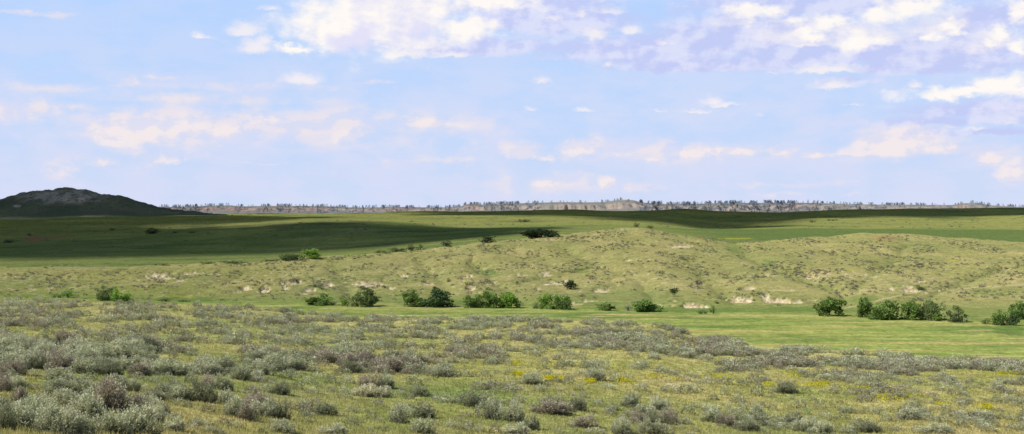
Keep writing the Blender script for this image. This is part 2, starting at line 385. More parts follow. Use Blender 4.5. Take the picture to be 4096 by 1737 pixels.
BZ += gul*10*rel*(1-np.exp(-((t-1)/.22)**2))+fbm(bxm/14, BD/20, 4)*2.2*rel
BYY = HY-F*BZ/BD
bc = np.broadcast_to(np.array((.11, .13, .088)), BXX.shape+(3,)).copy()
bc = mix(bc, (.17, .155, .12), np.clip(.2+1.5*fbm(bxm/70, BD/90, 3), 0, 1)*.6)
rk = np.clip(1.3-np.hypot((BXX-62)/42, (BYY-196.5)/7.5), 0, 1)*np.clip(.55+1.7*fbm(bxm/20+9, BD/45, 4), 0, 1)
rk = np.maximum(rk, np.clip(1.1-np.hypot((BXX-17)/5, (BYY-206)/1.6), 0, 1))
bc = mix(bc, (.24, .20, .17), np.clip(1.5-np.hypot((BXX-60)/50, (BYY-194)/9), 0, 1)*np.clip(.5+1.8*np.sin(BZ/3.2+4*fbm(bxm/60, BD/60, 3)), 0, 1)*.6)
bc = mix(bc, (.48, .41, .37), np.clip(rk*1.5, 0, 1)*.85)
bc = mix(bc, (.065, .075, .06), sstep(.12, .45, fbm(bxm/11+4, BD/18, 3))*.7*sstep(.25, .5, rel))
tag(obj('hill', np_mesh('hill', np.stack([bxm, BD, BZ], -1).reshape(-1, 3), grid_faces(*BXX.shape), bc.reshape(-1, 3), M_GROUND, True)), kind='structure')

# ------------------------------------------------------------------ far badlands ridge
PD = line([(-200, .7), (150, 1.0), (200, .9), (215, .35), (232, .5), (260, .8), (300, .8), (340, .9), (380, .7), (405, .9), (430, .8), (465, .6), (500, .9), (535, .9), (550, .35), (590, .18), (612, .3), (630, .35), (642, 1.2), (700, 1.1), (760, 1.2), (800, 1.1), (860, .8), (900, .7), (950, .7), (1024, .6), (1220, .6)])
far_row = line([(-200, 208), (150, 207.2), (195, 206.6), (208, 205.8), (232, 205.6), (240, 206.6), (258, 206.2), (300, 206), (337, 206.8), (360, 207.8), (400, 207.2), (430, 207.6), (458, 207), (468, 204.3), (474, 204), (482, 204.8), (505, 203.6), (530, 203.2), (556, 202.4), (580, 202.4), (604, 202.2), (614, 200.6), (628, 199.7), (634, 200.4), (641, 202.6), (680, 204.2), (715, 203.4), (770, 203), (812, 203), (850, 204.2), (915, 205), (950, 205.2), (966, 203.2), (976, 203), (990, 205.2), (1024, 207), (1200, 208)])
fx = np.arange(-200, 1224, 0.5); fd = np.linspace(6300, 7900, 100)
FX, FD = np.meshgrid(fx, fd, indexing='ij')
fxm = (FX-CX)/F*FD
spur = fbm(fxm/190+2, FD*0/1+3.3, 4)*260+fbm(fxm/50, FD*0+8.1, 3)*70        # spurs and gullies of the bluff line
tt = (FD-6750-spur)/260.0
top = (HY-far_row(fx))/F*7050.0
base_z = -24.0
hardness = np.clip(.5+1.3*fbm(fxm/260+4, FD*0+1.7, 3), 0, 1)
prof = (.42-.14*hardness)*sstep(-2.4, .0, tt)+(.28+.22*hardness)*sstep(-.1, .5-.2*hardness, tt)+(.30-.08*hardness)*sstep(.2, 1.5, tt)
prof = prof*(1-.6*sstep(2.0, 3.6, tt))
FZ = base_z+(top[:, None]-base_z)*prof+fbm(fxm/30, FD/40, 4)*4.5*sstep(-1.8, -.2, tt)
FYY = HY-F*FZ/FD
ta, rd_, gr = np.array((.56, .41, .28)), np.array((.54, .28, .18)), np.array((.30, .28, .19))
fc = np.broadcast_to(gr, FX.shape+(3,)).copy()
bl = sstep(-.6, .1, tt)*(1-sstep(.3, .75, tt))*np.clip(.80+1.6*fbm(fxm/110+60, FD/200, 3), 0, 1)
band = np.clip(.5+.9*np.sin(FZ/2.1+fbm(fxm/60, FD/60, 2)*3), 0, 1)
tan = mix(np.broadcast_to(ta, FX.shape+(3,)).copy(), (.50, .41, .31), band*.6)
redm = np.zeros(FX.shape)
for cx, w, s in ((225, 26, 1), (268, 14, .8), (310, 16, .6), (395, 28, .7), (470, 10, .35), (795, 14, .5), (905, 12, .5), (955, 20, .4)):
    redm = np.maximum(redm, s*np.exp(-((FX-cx)/w)**2))
tan = mix(tan, rd_, np.clip(redm*(1.2-.5*band), 0, 1))
fc = fc*(1-bl[..., None])+tan*bl[..., None]
fc = mix(fc, (.17, .20, .20), sstep(.0, .4, fbm(fxm/45+7, FD/70, 4))*.6)
fc = mix(fc, tan, sstep(.15, .4, fbm(fxm/70+27, FD/60, 3))*.6*sstep(-1.2, -.5, tt))
fc = mix(fc, (.06, .085, .10), sstep(.02, .3, fbm(fxm/60+44, FD/55, 4)+.35*(np.clip(np.vectorize(lambda q: float(PD(q)))(fx), 0, 1.2)[:, None]-.8))*.75)
fc = mix(fc*.72, (.25, .30, .44), np.full(FX.shape, .17))  # blue-grey distance haze mixed into the ridge colour
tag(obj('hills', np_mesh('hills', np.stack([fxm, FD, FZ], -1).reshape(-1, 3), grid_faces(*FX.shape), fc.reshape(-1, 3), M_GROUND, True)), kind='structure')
def far_hit(X, Y=None, k=None):
    i = int(np.clip(round((X-fx[0])/.5), 0, len(fx)-1))
    if Y is None: j = int(np.argmin(FYY[i])) + (k or 0)
    else:
        ok = np.where(FYY[i] <= Y)[0]; j = int(ok[0]) if len(ok) else int(np.argmin(FYY[i]))
    j = min(max(j, 0), len(fd)-1)
    return float(fxm[i, j]), float(fd[j]), float(FZ[i, j])

# ------------------------------------------------------------------ leaf clouds
def leaf_quads(cen, axis, L, W, r):
    """a kite-shaped leaf spray per row: base at cen, pointing along axis"""
    n = len(cen)
    ref = r.normal(size=(n, 3)); side = np.cross(axis, ref); side /= np.linalg.norm(side, axis=1, keepdims=True)+1e-9
    L = np.broadcast_to(L, (n,))[:, None]; W = np.broadcast_to(W, (n,))[:, None]
    a = cen; b = cen+axis*L*.55+side*W*.5; c = cen+axis*L; d = cen+axis*L*.55-side*W*.5
    co = np.stack([a, b, c, d], 1).reshape(-1, 3)
    return co, np.arange(4*n).reshape(n, 4)
def unit(v): return v/(np.linalg.norm(v, axis=-1, keepdims=True)+1e-9)

def fit_unit(co):
    co = co.copy()
    for a in (0, 1):
        lo, hi = np.percentile(co[:, a], 1.5), np.percentile(co[:, a], 98.5); co[:, a] = (co[:, a]-(lo+hi)/2)/(hi-lo)
    co[:, 2] = np.maximum(co[:, 2], 0)/np.percentile(co[:, 2], 98.5)
    return co
def sage_mesh(seed, tips, per, mat, name, dry=0.0):
    """a rounded shrub of upright grey plumes, one unit wide and about one unit tall before scaling"""
    r = np.random.default_rng(seed)
    nl = r.integers(3, 6)
    lob = np.stack([r.uniform(-.26, .26, nl), r.uniform(-.26, .26, nl), np.zeros(nl)], 1); lr = r.uniform(.2, .34, nl); lh = r.uniform(.62, 1.0, nl)
    which = r.integers(0, nl, tips)
    th = r.uniform(0, 2*np.pi, tips); el = np.arccos(r.uniform(0.02, 1, tips)); rad = r.uniform(.72, 1.02, tips)
    dirv = np.stack([np.cos(th)*np.sin(el), np.sin(th)*np.sin(el), np.cos(el)], 1)
    tip = lob[which]+dirv*np.stack([lr[which], lr[which], lh[which]], 1)*rad[:, None]
    tip[:, 2] = np.maximum(tip[:, 2], .10)*.86
    ax = unit(dirv*np.array([.6, .6, .5])+np.array([0, 0, .75])+r.normal(0, .16, (tips, 3)))
    k = np.repeat(np.arange(tips), per)
    s = r.uniform(-.17, .08, len(k))
    cen = tip[k]+ax[k]*s[:, None]*np.array([1, 1, 1.3])+r.normal(0, .022, (len(k), 3))
    cen[:, 2] = np.maximum(cen[:, 2], .02)
    la = unit(ax[k]+r.normal(0, .45, (len(k), 3)))
    co, fa = leaf_quads(cen, la, r.uniform(.045, .09, len(k)), r.uniform(.014, .030, len(k)), r)
    co = fit_unit(co)
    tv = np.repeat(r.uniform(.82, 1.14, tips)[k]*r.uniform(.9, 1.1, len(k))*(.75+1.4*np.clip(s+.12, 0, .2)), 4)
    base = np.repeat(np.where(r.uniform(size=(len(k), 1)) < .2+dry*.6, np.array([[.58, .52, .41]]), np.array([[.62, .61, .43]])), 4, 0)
    low = np.clip(co[:, 2]/.6, .1, 1)  # leaves painted darker towards the foot: stand-in shade over a duller woody interior
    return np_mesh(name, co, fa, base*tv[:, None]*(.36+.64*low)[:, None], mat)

def tube(p0, p1, r0, r1, n=5):
    p0, p1 = np.asarray(p0, float), np.asarray(p1, float)
    a = unit(p1-p0); ref = np.array([1, 0, 0]) if abs(a[2]) > .8 else np.array([0, 0, 1.])
    s = unit(np.cross(a, ref)); q = np.cross(a, s)
    t = np.linspace(0, 2*np.pi, n, endpoint=False)
    ring = np.cos(t)[:, None]*s+np.sin(t)[:, None]*q
    co = np.concatenate([p0+ring*r0, p1+ring*r1])
    fa = np.array([(i, (i+1) % n, n+(i+1) % n, n+i) for i in range(n)])
    return co, fa
def merge(parts):
    cs, fs, o = [], [], 0
    for c, f in parts: cs.append(c); fs.append(f+o); o += len(c)
    return np.concatenate(cs), np.concatenate(fs)
def sage_stems(seed):
    r = np.random.default_rng(seed+500); P = []
    for k in range(16):
        a = r.uniform(0, 2*np.pi); e = r.uniform(.3, 1.2); ln = r.uniform(.3, .55)
        b = np.array([r.normal(0, .04), r.normal(0, .04), -.05]); m = b+np.array([math.cos(a)*math.cos(e), math.sin(a)*math.cos(e), math.sin(e)])*ln*np.array([.6, .6, .8])
        P.append(tube(b, m, .028, .016, 4))
        for q in range(2):
            P.append(tube(m, m+np.array([math.cos(a+r.normal(0, .6))*.12, math.sin(a+r.normal(0, .6))*.12, r.uniform(.12, .3)]), .015, .005, 4))
    return np_mesh('stems', *merge(P), None, M_TWIG)

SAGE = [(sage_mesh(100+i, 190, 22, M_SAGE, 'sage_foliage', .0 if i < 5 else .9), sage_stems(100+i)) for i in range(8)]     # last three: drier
TINT = {'g': (.92, .97, .86), 'd': (.66, .70, .60), 'p': (.80, .76, .745), 's': (1.04, 1.08, 1.0), 'b': (.60, .52, .44), 'e': (.62, .92, .55), 'w': (1.3, 1.28, 1.2)}

# ------------------------------------------------------------------ foreground sagebrush, measured from the place
# (column centre, row of the foot, width, height, tone) on four strips, in tenths of a picture unit
A0 = [(1140,820,330,310,'p'),(870,870,330,220,'s'),(340,930,240,230,'g'),(1400,1030,420,250,'s'),(1610,900,190,180,'s'),(860,650,200,160,'g'),(60,1000,160,260,'d'),(1070,420,260,140,'d'),(600,480,260,120,'g'),(130,440,130,80,'d'),(760,400,180,100,'d'),(930,480,130,100,'d'),(780,520,260,100,'g'),(1510,360,150,120,'p'),(1350,590,170,120,'g'),(1590,510,130,90,'g'),(1730,490,130,110,'g'),(1410,470,170,90,'p'),(1250,470,120,50,'s'),(1960,510,140,120,'d'),(2170,560,200,130,'p'),(2300,580,180,150,'g'),(2090,700,240,200,'d'),(2150,815,200,100,'b'),(1840,740,140,90,'g'),(1940,760,100,80,'d'),(1610,570,70,60,'g'),(2490,610,60,40,'g'),(2330,720,160,130,'s'),(2440,850,280,180,'g'),(2540,890,150,150,'p'),(2430,970,130,90,'s'),(2300,930,140,80,'p'),(1780,990,220,110,'s'),(1980,990,170,90,'s'),(2310,390,260,140,'d'),(2480,470,180,130,'g'),(1780,260,110,100,'p'),(1780,350,160,110,'g'),(1910,380,200,90,'g'),(1290,370,100,60,'d'),(610,320,140,80,'g'),(860,320,150,80,'p'),(440,300,90,60,'d'),(230,320,90,50,'d'),(30,280,70,60,'d'),(400,230,160,60,'d'),(930,220,160,80,'g'),(1190,230,120,80,'d'),(700,170,160,80,'g'),(690,65,100,50,'d'),(1410,85,110,55,'d'),(1220,70,150,50,'p'),(230,45,80,40,'d'),(1060,112,110,45,'p'),(1940,130,90,45,'g'),(1600,92,80,45,'d'),(2410,80,80,40,'d'),(200,720,160,150,'p'),(430,690,150,120,'s'),(650,730,200,150,'s'),(160,560,180,120,'s'),(340,575,150,80,'p'),(520,565,160,90,'g'),(1350,670,100,80,'g'),(700,960,170,90,'b'),(1010,1020,150,130,'s'),(120,880,110,110,'e'),(340,440,140,90,'g'),(110,335,130,60,'g'),(1480,150,80,40,'g'),(30,590,160,130,'p'),(30,770,120,110,'p'),(560,780,90,60,'g')]
B0 = [(300,870,200,170,'d'),(110,850,260,160,'s'),(400,775,130,100,'p'),(240,970,110,110,'g'),(340,1025,220,120,'s'),(780,840,210,120,'d'),(1050,810,130,70,'p'),(1320,755,160,100,'p'),(1250,885,130,110,'d'),(1330,910,110,60,'s'),(1040,950,180,110,'d'),(590,920,100,70,'g'),(1540,915,200,170,'s'),(1780,865,220,120,'d'),(1630,820,180,110,'g'),(1690,525,180,110,'d'),(1740,645,200,110,'d'),(1640,670,110,70,'p'),(1790,740,150,60,'p'),(1340,655,220,100,'w'),(1180,645,220,110,'w'),(1400,560,180,130,'g'),(1230,560,220,140,'p'),(970,670,140,140,'s'),(840,605,140,80,'p'),(640,612,160,70,'s'),(490,575,180,90,'d'),(300,622,200,110,'d'),(150,592,120,90,'g'),(200,690,110,70,'p'),(600,522,160,90,'g'),(840,512,140,90,'d'),(990,512,170,100,'s'),(930,432,110,90,'d'),(1020,395,200,120,'d'),(660,402,180,80,'d'),(440,352,200,110,'d'),(260,362,170,100,'g'),(350,462,180,100,'d'),(80,502,200,70,'p'),(1300,402,220,80,'p'),(1460,392,200,130,'p'),(1630,395,150,90,'g'),(1960,442,260,110,'s'),(2040,402,130,90,'d'),(1810,392,120,80,'g'),(2200,442,150,90,'g'),(2420,442,140,80,'g'),(2310,442,60,50,'d'),(2300,752,280,150,'d'),(2440,690,200,90,'d'),(2470,880,220,200,'s'),(2220,860,160,70,'p'),(2340,842,120,70,'p'),(2140,902,90,60,'p'),(2060,970,160,90,'s'),(2240,1005,140,110,'s'),(2370,1015,120,100,'g'),(2520,1022,150,120,'p'),(830,1035,300,90,'s'),(1270,1035,110,30,'g'),(1090,272,190,90,'p'),(1420,107,85,50,'d'),(1230,192,140,60,'d'),(1110,62,150,60,'g'),(390,92,200,60,'g'),(2090,102,250,80,'g'),(1900,292,140,60,'p'),(2060,292,140,60,'s'),(2480,205,110,60,'s'),(2300,195,130,60,'g'),(1600,255,150,45,'p'),(700,460,150,70,'s'),(160,300,150,80,'s'),(740,330,150,80,'p'),(1140,350,150,80,'g'),(480,450,130,70,'g')]
C0 = [(330,525,190,110,'g'),(410,592,160,80,'s'),(700,522,130,80,'d'),(860,445,200,80,'g'),(980,485,200,120,'s'),(620,365,140,60,'d'),(1160,432,110,50,'d'),(1320,492,150,90,'g'),(1110,572,210,70,'s'),(980,542,80,40,'s'),(1450,592,160,80,'g'),(1480,545,90,60,'s'),(610,602,130,55,'p'),(860,662,150,70,'p'),(740,642,90,50,'p'),(530,822,360,120,'p'),(790,792,200,130,'d'),(190,712,150,90,'p'),(130,745,130,70,'p'),(120,905,240,180,'s'),(310,992,180,130,'d'),(150,1035,260,100,'s'),(610,1035,150,80,'g'),(880,962,240,110,'p'),(720,962,130,80,'g'),(980,1035,250,80,'s'),(1260,1035,240,150,'s'),(1570,1025,220,140,'g'),(1430,1042,120,80,'d'),(1740,1035,130,90,'g'),(1870,982,90,60,'s'),(2010,1012,110,60,'d'),(1960,1042,120,50,'s'),(2160,956,50,40,'g'),(2010,762,110,50,'d'),(2310,632,100,100,'g'),(2450,622,100,60,'g'),(1900,602,200,90,'d'),(2000,602,160,100,'s'),(1760,602,220,90,'s'),(1680,592,90,60,'d'),(1730,497,80,40,'g'),(1880,482,180,60,'p'),(2130,512,150,80,'s'),(2310,522,220,90,'d'),(2510,542,120,90,'d'),(2480,510,90,60,'g'),(2430,810,200,60,'s'),(2500,780,120,100,'g'),(2360,780,70,80,'s'),(1690,442,90,30,'g'),(1640,432,70,40,'p'),(1400,662,90,50,'p'),(1030,312,120,60,'g'),(1340,215,90,45,'d'),(840,222,80,50,'d'),(380,95,110,45,'d'),(60,132,80,60,'d'),(2100,252,160,50,'d'),(1430,372,90,40,'p'),(2540,380,80,50,'p')]
D0 = [(90,572,110,90,'d'),(60,642,130,100,'d'),(380,612,200,110,'d'),(580,592,120,50,'d'),(30,762,120,70,'s'),(120,762,110,80,'p'),(230,792,120,90,'d'),(520,772,150,120,'g'),(650,692,100,60,'g'),(720,782,160,110,'g'),(580,832,110,80,'e'),(850,762,80,60,'d'),(410,677,90,45,'g'),(300,702,70,45,'g'),(400,742,80,40,'s'),(640,912,130,80,'g'),(780,872,160,80,'s'),(950,882,170,70,'d'),(830,902,80,50,'d'),(420,842,80,50,'p'),(870,982,100,60,'d'),(150,1035,130,80,'d'),(1090,932,160,80,'g'),(1200,1012,260,110,'d'),(1220,952,140,80,'s'),(1410,982,60,50,'d'),(1100,822,170,60,'p'),(1270,832,120,80,'g'),(1450,782,80,45,'d'),(1400,902,120,80,'g'),(1640,882,240,110,'s'),(1510,905,150,80,'p'),(1900,912,180,90,'g'),(2010,922,150,100,'d'),(1730,1022,200,90,'s'),(1950,1022,250,100,'s'),(2080,1002,80,60,'d'),(2180,962,160,90,'d'),(2250,932,160,100,'s'),(2450,1002,160,90,'g'),(2520,962,120,100,'d'),(1900,792,110,60,'g'),(2020,852,110,70,'d'),(2220,832,100,40,'p'),(1680,682,100,50,'g'),(1750,642,70,40,'d'),(1020,632,120,60,'g'),(2000,592,150,90,'g'),(2070,622,100,70,'p'),(1860,532,100,40,'g'),(2310,562,130,60,'g'),(2430,702,60,50,'d'),(1500,492,120,50,'d'),(670,492,80,50,'d'),(770,522,110,50,'d'),(990,532,70,40,'g'),(930,715,90,40,'b'),(2600,880,120,80,'d'),(2700,900,140,80,'s'),(2560,800,100,50,'p'),(2700,1000,160,90,'g')]
SPOTS = []
for x0, lst in ((0, A0), (250, B0), (500, C0), (750, D0)):
    for zx, zy, zw, zh, tn in lst:
        SPOTS.append((x0+zx/10.3, 334.25+zy/10.3, zw/10.3, zh/10.3, tn))

# random sagebrush in the bands between them: coverage by place
GC = [0, 128, 256, 384, 512, 640, 768, 896, 1024]
GR = [298, 310, 320, 330, 340, 350, 360, 370, 380, 390, 400, 410, 420, 440]
COV = np.array([[.25,.15,0,0,0,0,0,0,0],[.5,.5,.35,0,0,0,0,0,0],[.5,.45,.6,.55,.7,.7,0,0,0],[.4,.35,.4,.4,.45,.9,0,0,0],[.3,.12,.2,.3,.4,.7,.7,0,0],
 [.8,.7,.35,.35,.3,.4,.9,.5,0],[1,1,.7,.45,.18,.15,.8,1,.2],[1,1,.9,.6,.2,.15,.25,.85,.7],[1,.8,.8,.4,.12,.12,.12,.4,.35],[1,.5,.5,.4,.08,.08,.1,.12,.2],
 [1,.25,.2,.15,.05,.05,.1,.1,.18],[1,.25,.2,.1,.1,.05,.1,.35,.45],[1,.4,.2,.08,.15,.15,.1,.75,.8],[1,.45,.25,.1,.4,.5,.2,.8,.9]])
def cov(X, Y):
    i = np.clip(np.interp(Y, GR, np.arange(len(GR))), 0, len(GR)-1.001); j = np.clip(np.interp(X, GC, np.arange(len(GC))), 0, len(GC)-1.001)
    a, b = int(i), int(j); s, t = i-a, j-b
    return (COV[a, b]*(1-s)+COV[a+1, b]*s)*(1-t)+(COV[a, b+1]*(1-s)+COV[a+1, b+1]*s)*t
R = random.Random(21)
bushes = []           # x, y, z, width, height, tone, apparent size, X, Y
for X, Y, w, h, tn in SPOTS:
    x, y, z = hit(X, Y-.4, 40, ridge_d(X)*1.02)
    bushes.append((x, y, z, w*y/F, h*y/F, tn, w*h, X, Y))
hand = np.array([(b[7], b[8], b[2+1]) for b in bushes])
handXY = [(b[7], b[8], b[3]*F/b[1], b[4]*F/b[1]) for b in bushes]
NT = 42000
tX = rng.uniform(-60, 1084, NT); tYr = ridge_row(tX); tY = tYr+(436-tYr)*rng.random(NT)**1.35
tH = np.array([hit(a, b, 40, float(c)) for a, b, c in zip(tX, tY, ridge_d(tX))])
tcl = fbm(tH[:, 0]/7.0+3, tH[:, 1]/11.0, 3); tgr = fbm(tH[:, 0]/16.0+3, tH[:, 1]/22.0+4, 2); tu = rng.random(NT)
for X, Y, (x, y, z), cl, gr, u_ in zip(tX, tY, tH, tcl, tgr, tu):
    X, Y, x, y, z = float(X), float(Y), float(x), float(y), float(z)
    if u_ > cov(X, Y)*1.15*min(max(.42+2.9*cl, 0), 1.25): continue
    wm = (.44+1.2*R.random()**1.5)*(1 if Y < 372 else .8); hm = wm*R.uniform(.48, .68)
    w, h = wm*F/y, hm*F/y
    if Y > 375 and any(abs(X-a) < (q+w)*(.42 if X > 120 else .2) and -h*.5 < Y-b < p*(1 if X > 120 else .6) for a, b, q, p in handXY if abs(Y-b) < 25): continue
    tn = R.choice('gggds' if gr > .15 else 'ppgdp' if gr < -.08 else 'gpgsd')
    bushes.append((x, y, z, wm, hm, tn, w*h, X, Y))
bushes.sort(key=lambda b: -b[6])
vis = [b for b in bushes if 0 <= b[7] <= 1024 and b[8]-b[4]*F/b[1] < 434]
N_IND = 290
keep = vis[:N_IND]; keepset = set(map(id, keep))
rest = [b for b in bushes if id(b) not in keepset]

# labels: tone and size, then the place between things one can find, then the order within that place
TONE = {'g': 'grey-green', 'd': 'dark green-grey', 'p': 'dry purplish-brown', 's': 'silvery', 'b': 'dead brown', 'e': 'bright green', 'w': 'whitish'}
def size_word(w, h):
    a = w*h
    return ('large' if a > 330 else 'medium-sized' if a > 110 else 'small') + (' spreading' if w/h > 2.3 else ' upright' if w/h < 1.12 else '')
def zone(X, Y):
    if Y > 405:
        if X < 110: return 'in the bottom left corner brush'
        if X < 190: return 'below and right of the biggest purple shrub'
        if X < 300: return 'in the grass at the lower left edge'
        if X < 425: return 'on open grass left of bottom centre'
        if X < 520: return 'in the big bottom-centre clump'
        if X < 620: return 'along the bottom edge left of the white rock'
        if X < 730: return 'along the bottom edge around the white rock'
        if X < 850: return 'in the grass at lower right'
        return 'in the bottom right corner brush'
    if Y > 385:
        if X < 130: return 'behind the biggest purple shrub at left'
        if X < 260: return 'right of the biggest purple shrub'
        if X < 425: return 'around the pale clump left of centre'
        if X < 560: return 'between bottom-centre clump and yellow flowers'
        if X < 700: return 'just below the main yellow flower patch'
        if X < 850: return 'beside the right-hand yellow flowers'
        return 'around the sandy wash at right'
    if Y > 368:
        if X < 130: return 'in the dense sagebrush belt at far left'
        if X < 260: return 'in the dense sagebrush belt left of centre'
        if X < 425: return 'in the thinning end of the dense belt'
        if X < 560: return 'at the left end of the yellow flowers'
        if X < 700: return 'among the main yellow flowers'
        return 'in the slope belt above the sandy wash'
    if Y > 350:
        if X < 200: return 'along the top of the dense left belt'
        if X < 430: return 'above the dense belt, left of centre'
        if X < 680: return 'on the thin grass above the yellow flowers'
        return 'on the terrace slope below the hay field'
    if X < 300: return 'in the green gap behind the left belt'
    if X < 640: return 'on the middle of the sagebrush terrace'
    return 'near the terrace edge below the hay field'
ORD = ['first', 'second', 'third', 'fourth', 'fifth', 'sixth', 'seventh', 'eighth', 'ninth', 'tenth']
def make_labels(items, key, text):
    """unique label per item: order from the left inside each look-and-place class"""
    cls = {}
    for i, b in enumerate(items): cls.setdefault(key(b), []).append(i)
    lab = [None]*len(items)
    for k, ids in cls.items():
        ids.sort(key=lambda i: items[i][7])
        n = len(ids)
        for r, i in enumerate(ids):
            if n == 1: p = ''
            elif n == 2: p = ('left ', 'right ')[r]
            elif r == 0: p = 'leftmost '
            elif r == n-1: p = 'rightmost '
            elif r < 10: p = ORD[r]+' from left '
            else: p = ORD[min(n-1-r, 9)]+' from right '
            lab[i] = text(k, p, n)
    return lab
labs = make_labels(keep, lambda b: (size_word(b[3]*F/b[1], b[4]*F/b[1]), TONE[b[5]], zone(b[7], b[8])),
                   lambda k, p, n: (p+k[0]+' '+k[1]+' sagebrush '+k[2]).strip())
for (x, y, z, w, h, tn, sz, X, Y), lb in zip(keep, labs):
    i = R.choice((5, 6, 7)) if tn in 'pb' else R.randrange(0, 5)
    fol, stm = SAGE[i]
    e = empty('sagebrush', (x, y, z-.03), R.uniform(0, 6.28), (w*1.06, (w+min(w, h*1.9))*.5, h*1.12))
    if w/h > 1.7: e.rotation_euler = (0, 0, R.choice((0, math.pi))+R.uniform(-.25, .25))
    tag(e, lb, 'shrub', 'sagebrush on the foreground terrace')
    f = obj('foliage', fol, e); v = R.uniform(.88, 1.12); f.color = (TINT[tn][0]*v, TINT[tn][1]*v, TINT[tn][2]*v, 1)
    obj('stems', stm, e)

# ---- the remaining thousands of sagebrush: one mass per stretch of ground
def lod_sage(seed, n, lsz):
    r = np.random.default_rng(seed)
    th = r.uniform(0, 2*np.pi, n); cz = r.uniform(.05, 1, n); sr = np.sqrt(1-cz**2)
    dv = np.stack([np.cos(th)*sr, np.sin(th)*sr, cz], 1)
    lump = 1+.22*np.sin(3*th+seed)*sr+r.normal(0, .08, n)
    cen = dv*np.array([.46, .46, .86])*lump[:, None]*r.uniform(.8, 1.0, (n, 1)); cen[:, 2] -= .0
    ax = unit(dv*.6+np.array([0, 0, .6])+r.normal(0, .35, (n, 3)))
    co, fa = leaf_quads(cen-ax*lsz*.4, ax, r.uniform(.7, 1.2, n)*lsz, r.uniform(.5, .8, n)*lsz*.62, r)
    co[:, 2] = np.maximum(co[:, 2], -.02)
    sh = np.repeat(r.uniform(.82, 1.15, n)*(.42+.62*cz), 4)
    return co, fa, sh
BASE = np.array((.58, .56, .41))
def scatter(name, items, lods, label, mat):
    C, Fa, K, o = [], [], [], 0
    for (x, y, z, w, h, col) in items:
        co, fa, sh = lods[R.randrange(len(lods))]
        a = R.uniform(0, 6.28); ca, sa = math.cos(a), math.sin(a)
        q = np.empty_like(co)
        sx = w*R.uniform(.85, 1.2); sy = w*R.uniform(.85, 1.2)
        q[:, 0] = (co[:, 0]*ca-co[:, 1]*sa)*sx+x; q[:, 1] = (co[:, 0]*sa+co[:, 1]*ca)*sy+y; q[:, 2] = co[:, 2]*h+z
        C.append(q); Fa.append(fa+o); o += len(q); K.append(sh[:, None]*np.asarray(col)[None, :])
    me = np_mesh(name, np.concatenate(C), np.concatenate(Fa), np.concatenate(K), mat)
    return tag(obj(name, me), label, 'shrubs', None, 'stuff')
lods = [lod_sage(k, 230, .145) for k in range(8)]
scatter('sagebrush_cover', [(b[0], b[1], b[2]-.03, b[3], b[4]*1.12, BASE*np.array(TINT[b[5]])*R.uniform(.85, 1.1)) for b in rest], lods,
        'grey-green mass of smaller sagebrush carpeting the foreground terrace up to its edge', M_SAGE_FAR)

# hill sagebrush
HC = [0, 128, 256, 384, 480, 560, 640, 720, 800, 880, 960, 1024]
HR = [226, 236, 244, 252, 260, 268, 276, 284, 292, 300, 312]
HCOV = np.array([[0,0,0,0,0,.7,.8,.3,.5,.4,.3,.2],[0,0,0,0,.6,.7,.9,.7,.6,.7,.6,.3],[0,0,0,.5,.6,.6,1,.8,.7,.6,.6,.3],[0,0,.3,.5,.5,.6,.8,.6,.6,.5,.6,.4],[.1,.1,.5,.5,.45,.4,.5,.7,.6,.7,.7,.5],
 [.15,.12,.4,.35,.3,.35,.45,.6,.6,.7,.5,.45],[.2,.2,.25,.3,.25,.25,.3,.6,.6,.5,.5,.4],[.2,.2,.2,.3,.2,.2,.2,.25,.3,.3,.3,.3],[.1,.1,.15,.2,.1,.15,.1,.15,.2,.2,.2,.2],[.05,.05,.05,.1,.05,.05,.05,.1,.1,.1,.15,.15],[0,0,0,0,0,0,0,0,0,0,.05,.05]])
def cov2(X, Y):
    i = min(max(float(np.interp(Y, HR, np.arange(len(HR)))), 0), len(HR)-1.001); j = min(max(float(np.interp(X, HC, np.arange(len(HC)))), 0), len(HC)-1.001)
    a, b = int(i), int(j); s, t = i-a, j-b
    return (HCOV[a, b]*(1-s)+HCOV[a+1, b]*s)*(1-t)+(HCOV[a, b+1]*(1-s)+HCOV[a+1, b+1]*s)*t
items = []
NT = 46000
tX = rng.uniform(-60, 1084, NT); tT = hill_row(tX); tY = tT-.5+(306.5-tT)*rng.random(NT)
tH = np.array([hit(a, b, 430, 1000) for a, b in zip(tX, tY)]); tcl = fbm(tH[:, 0]/22.0+13, tH[:, 1]/36.0, 3); tu = rng.random(NT)
for X, Y, (x, y, z), cl, u_ in zip(tX, tY, tH, tcl, tu):
    if u_ > cov2(X, Y)*min(max(.34+2.6*cl, 0), 1.2): continue
    w = .45+1.2*R.random()**1.5; k = R.uniform(.46, .85)
    items.append((x, y, z-.04, w, w*R.uniform(.4, .58), BASE*np.array(R.choice([(.74, .73, .78), (.62, .63, .63), (.76, .69, .70), (.88, .92, .88)]))*k))
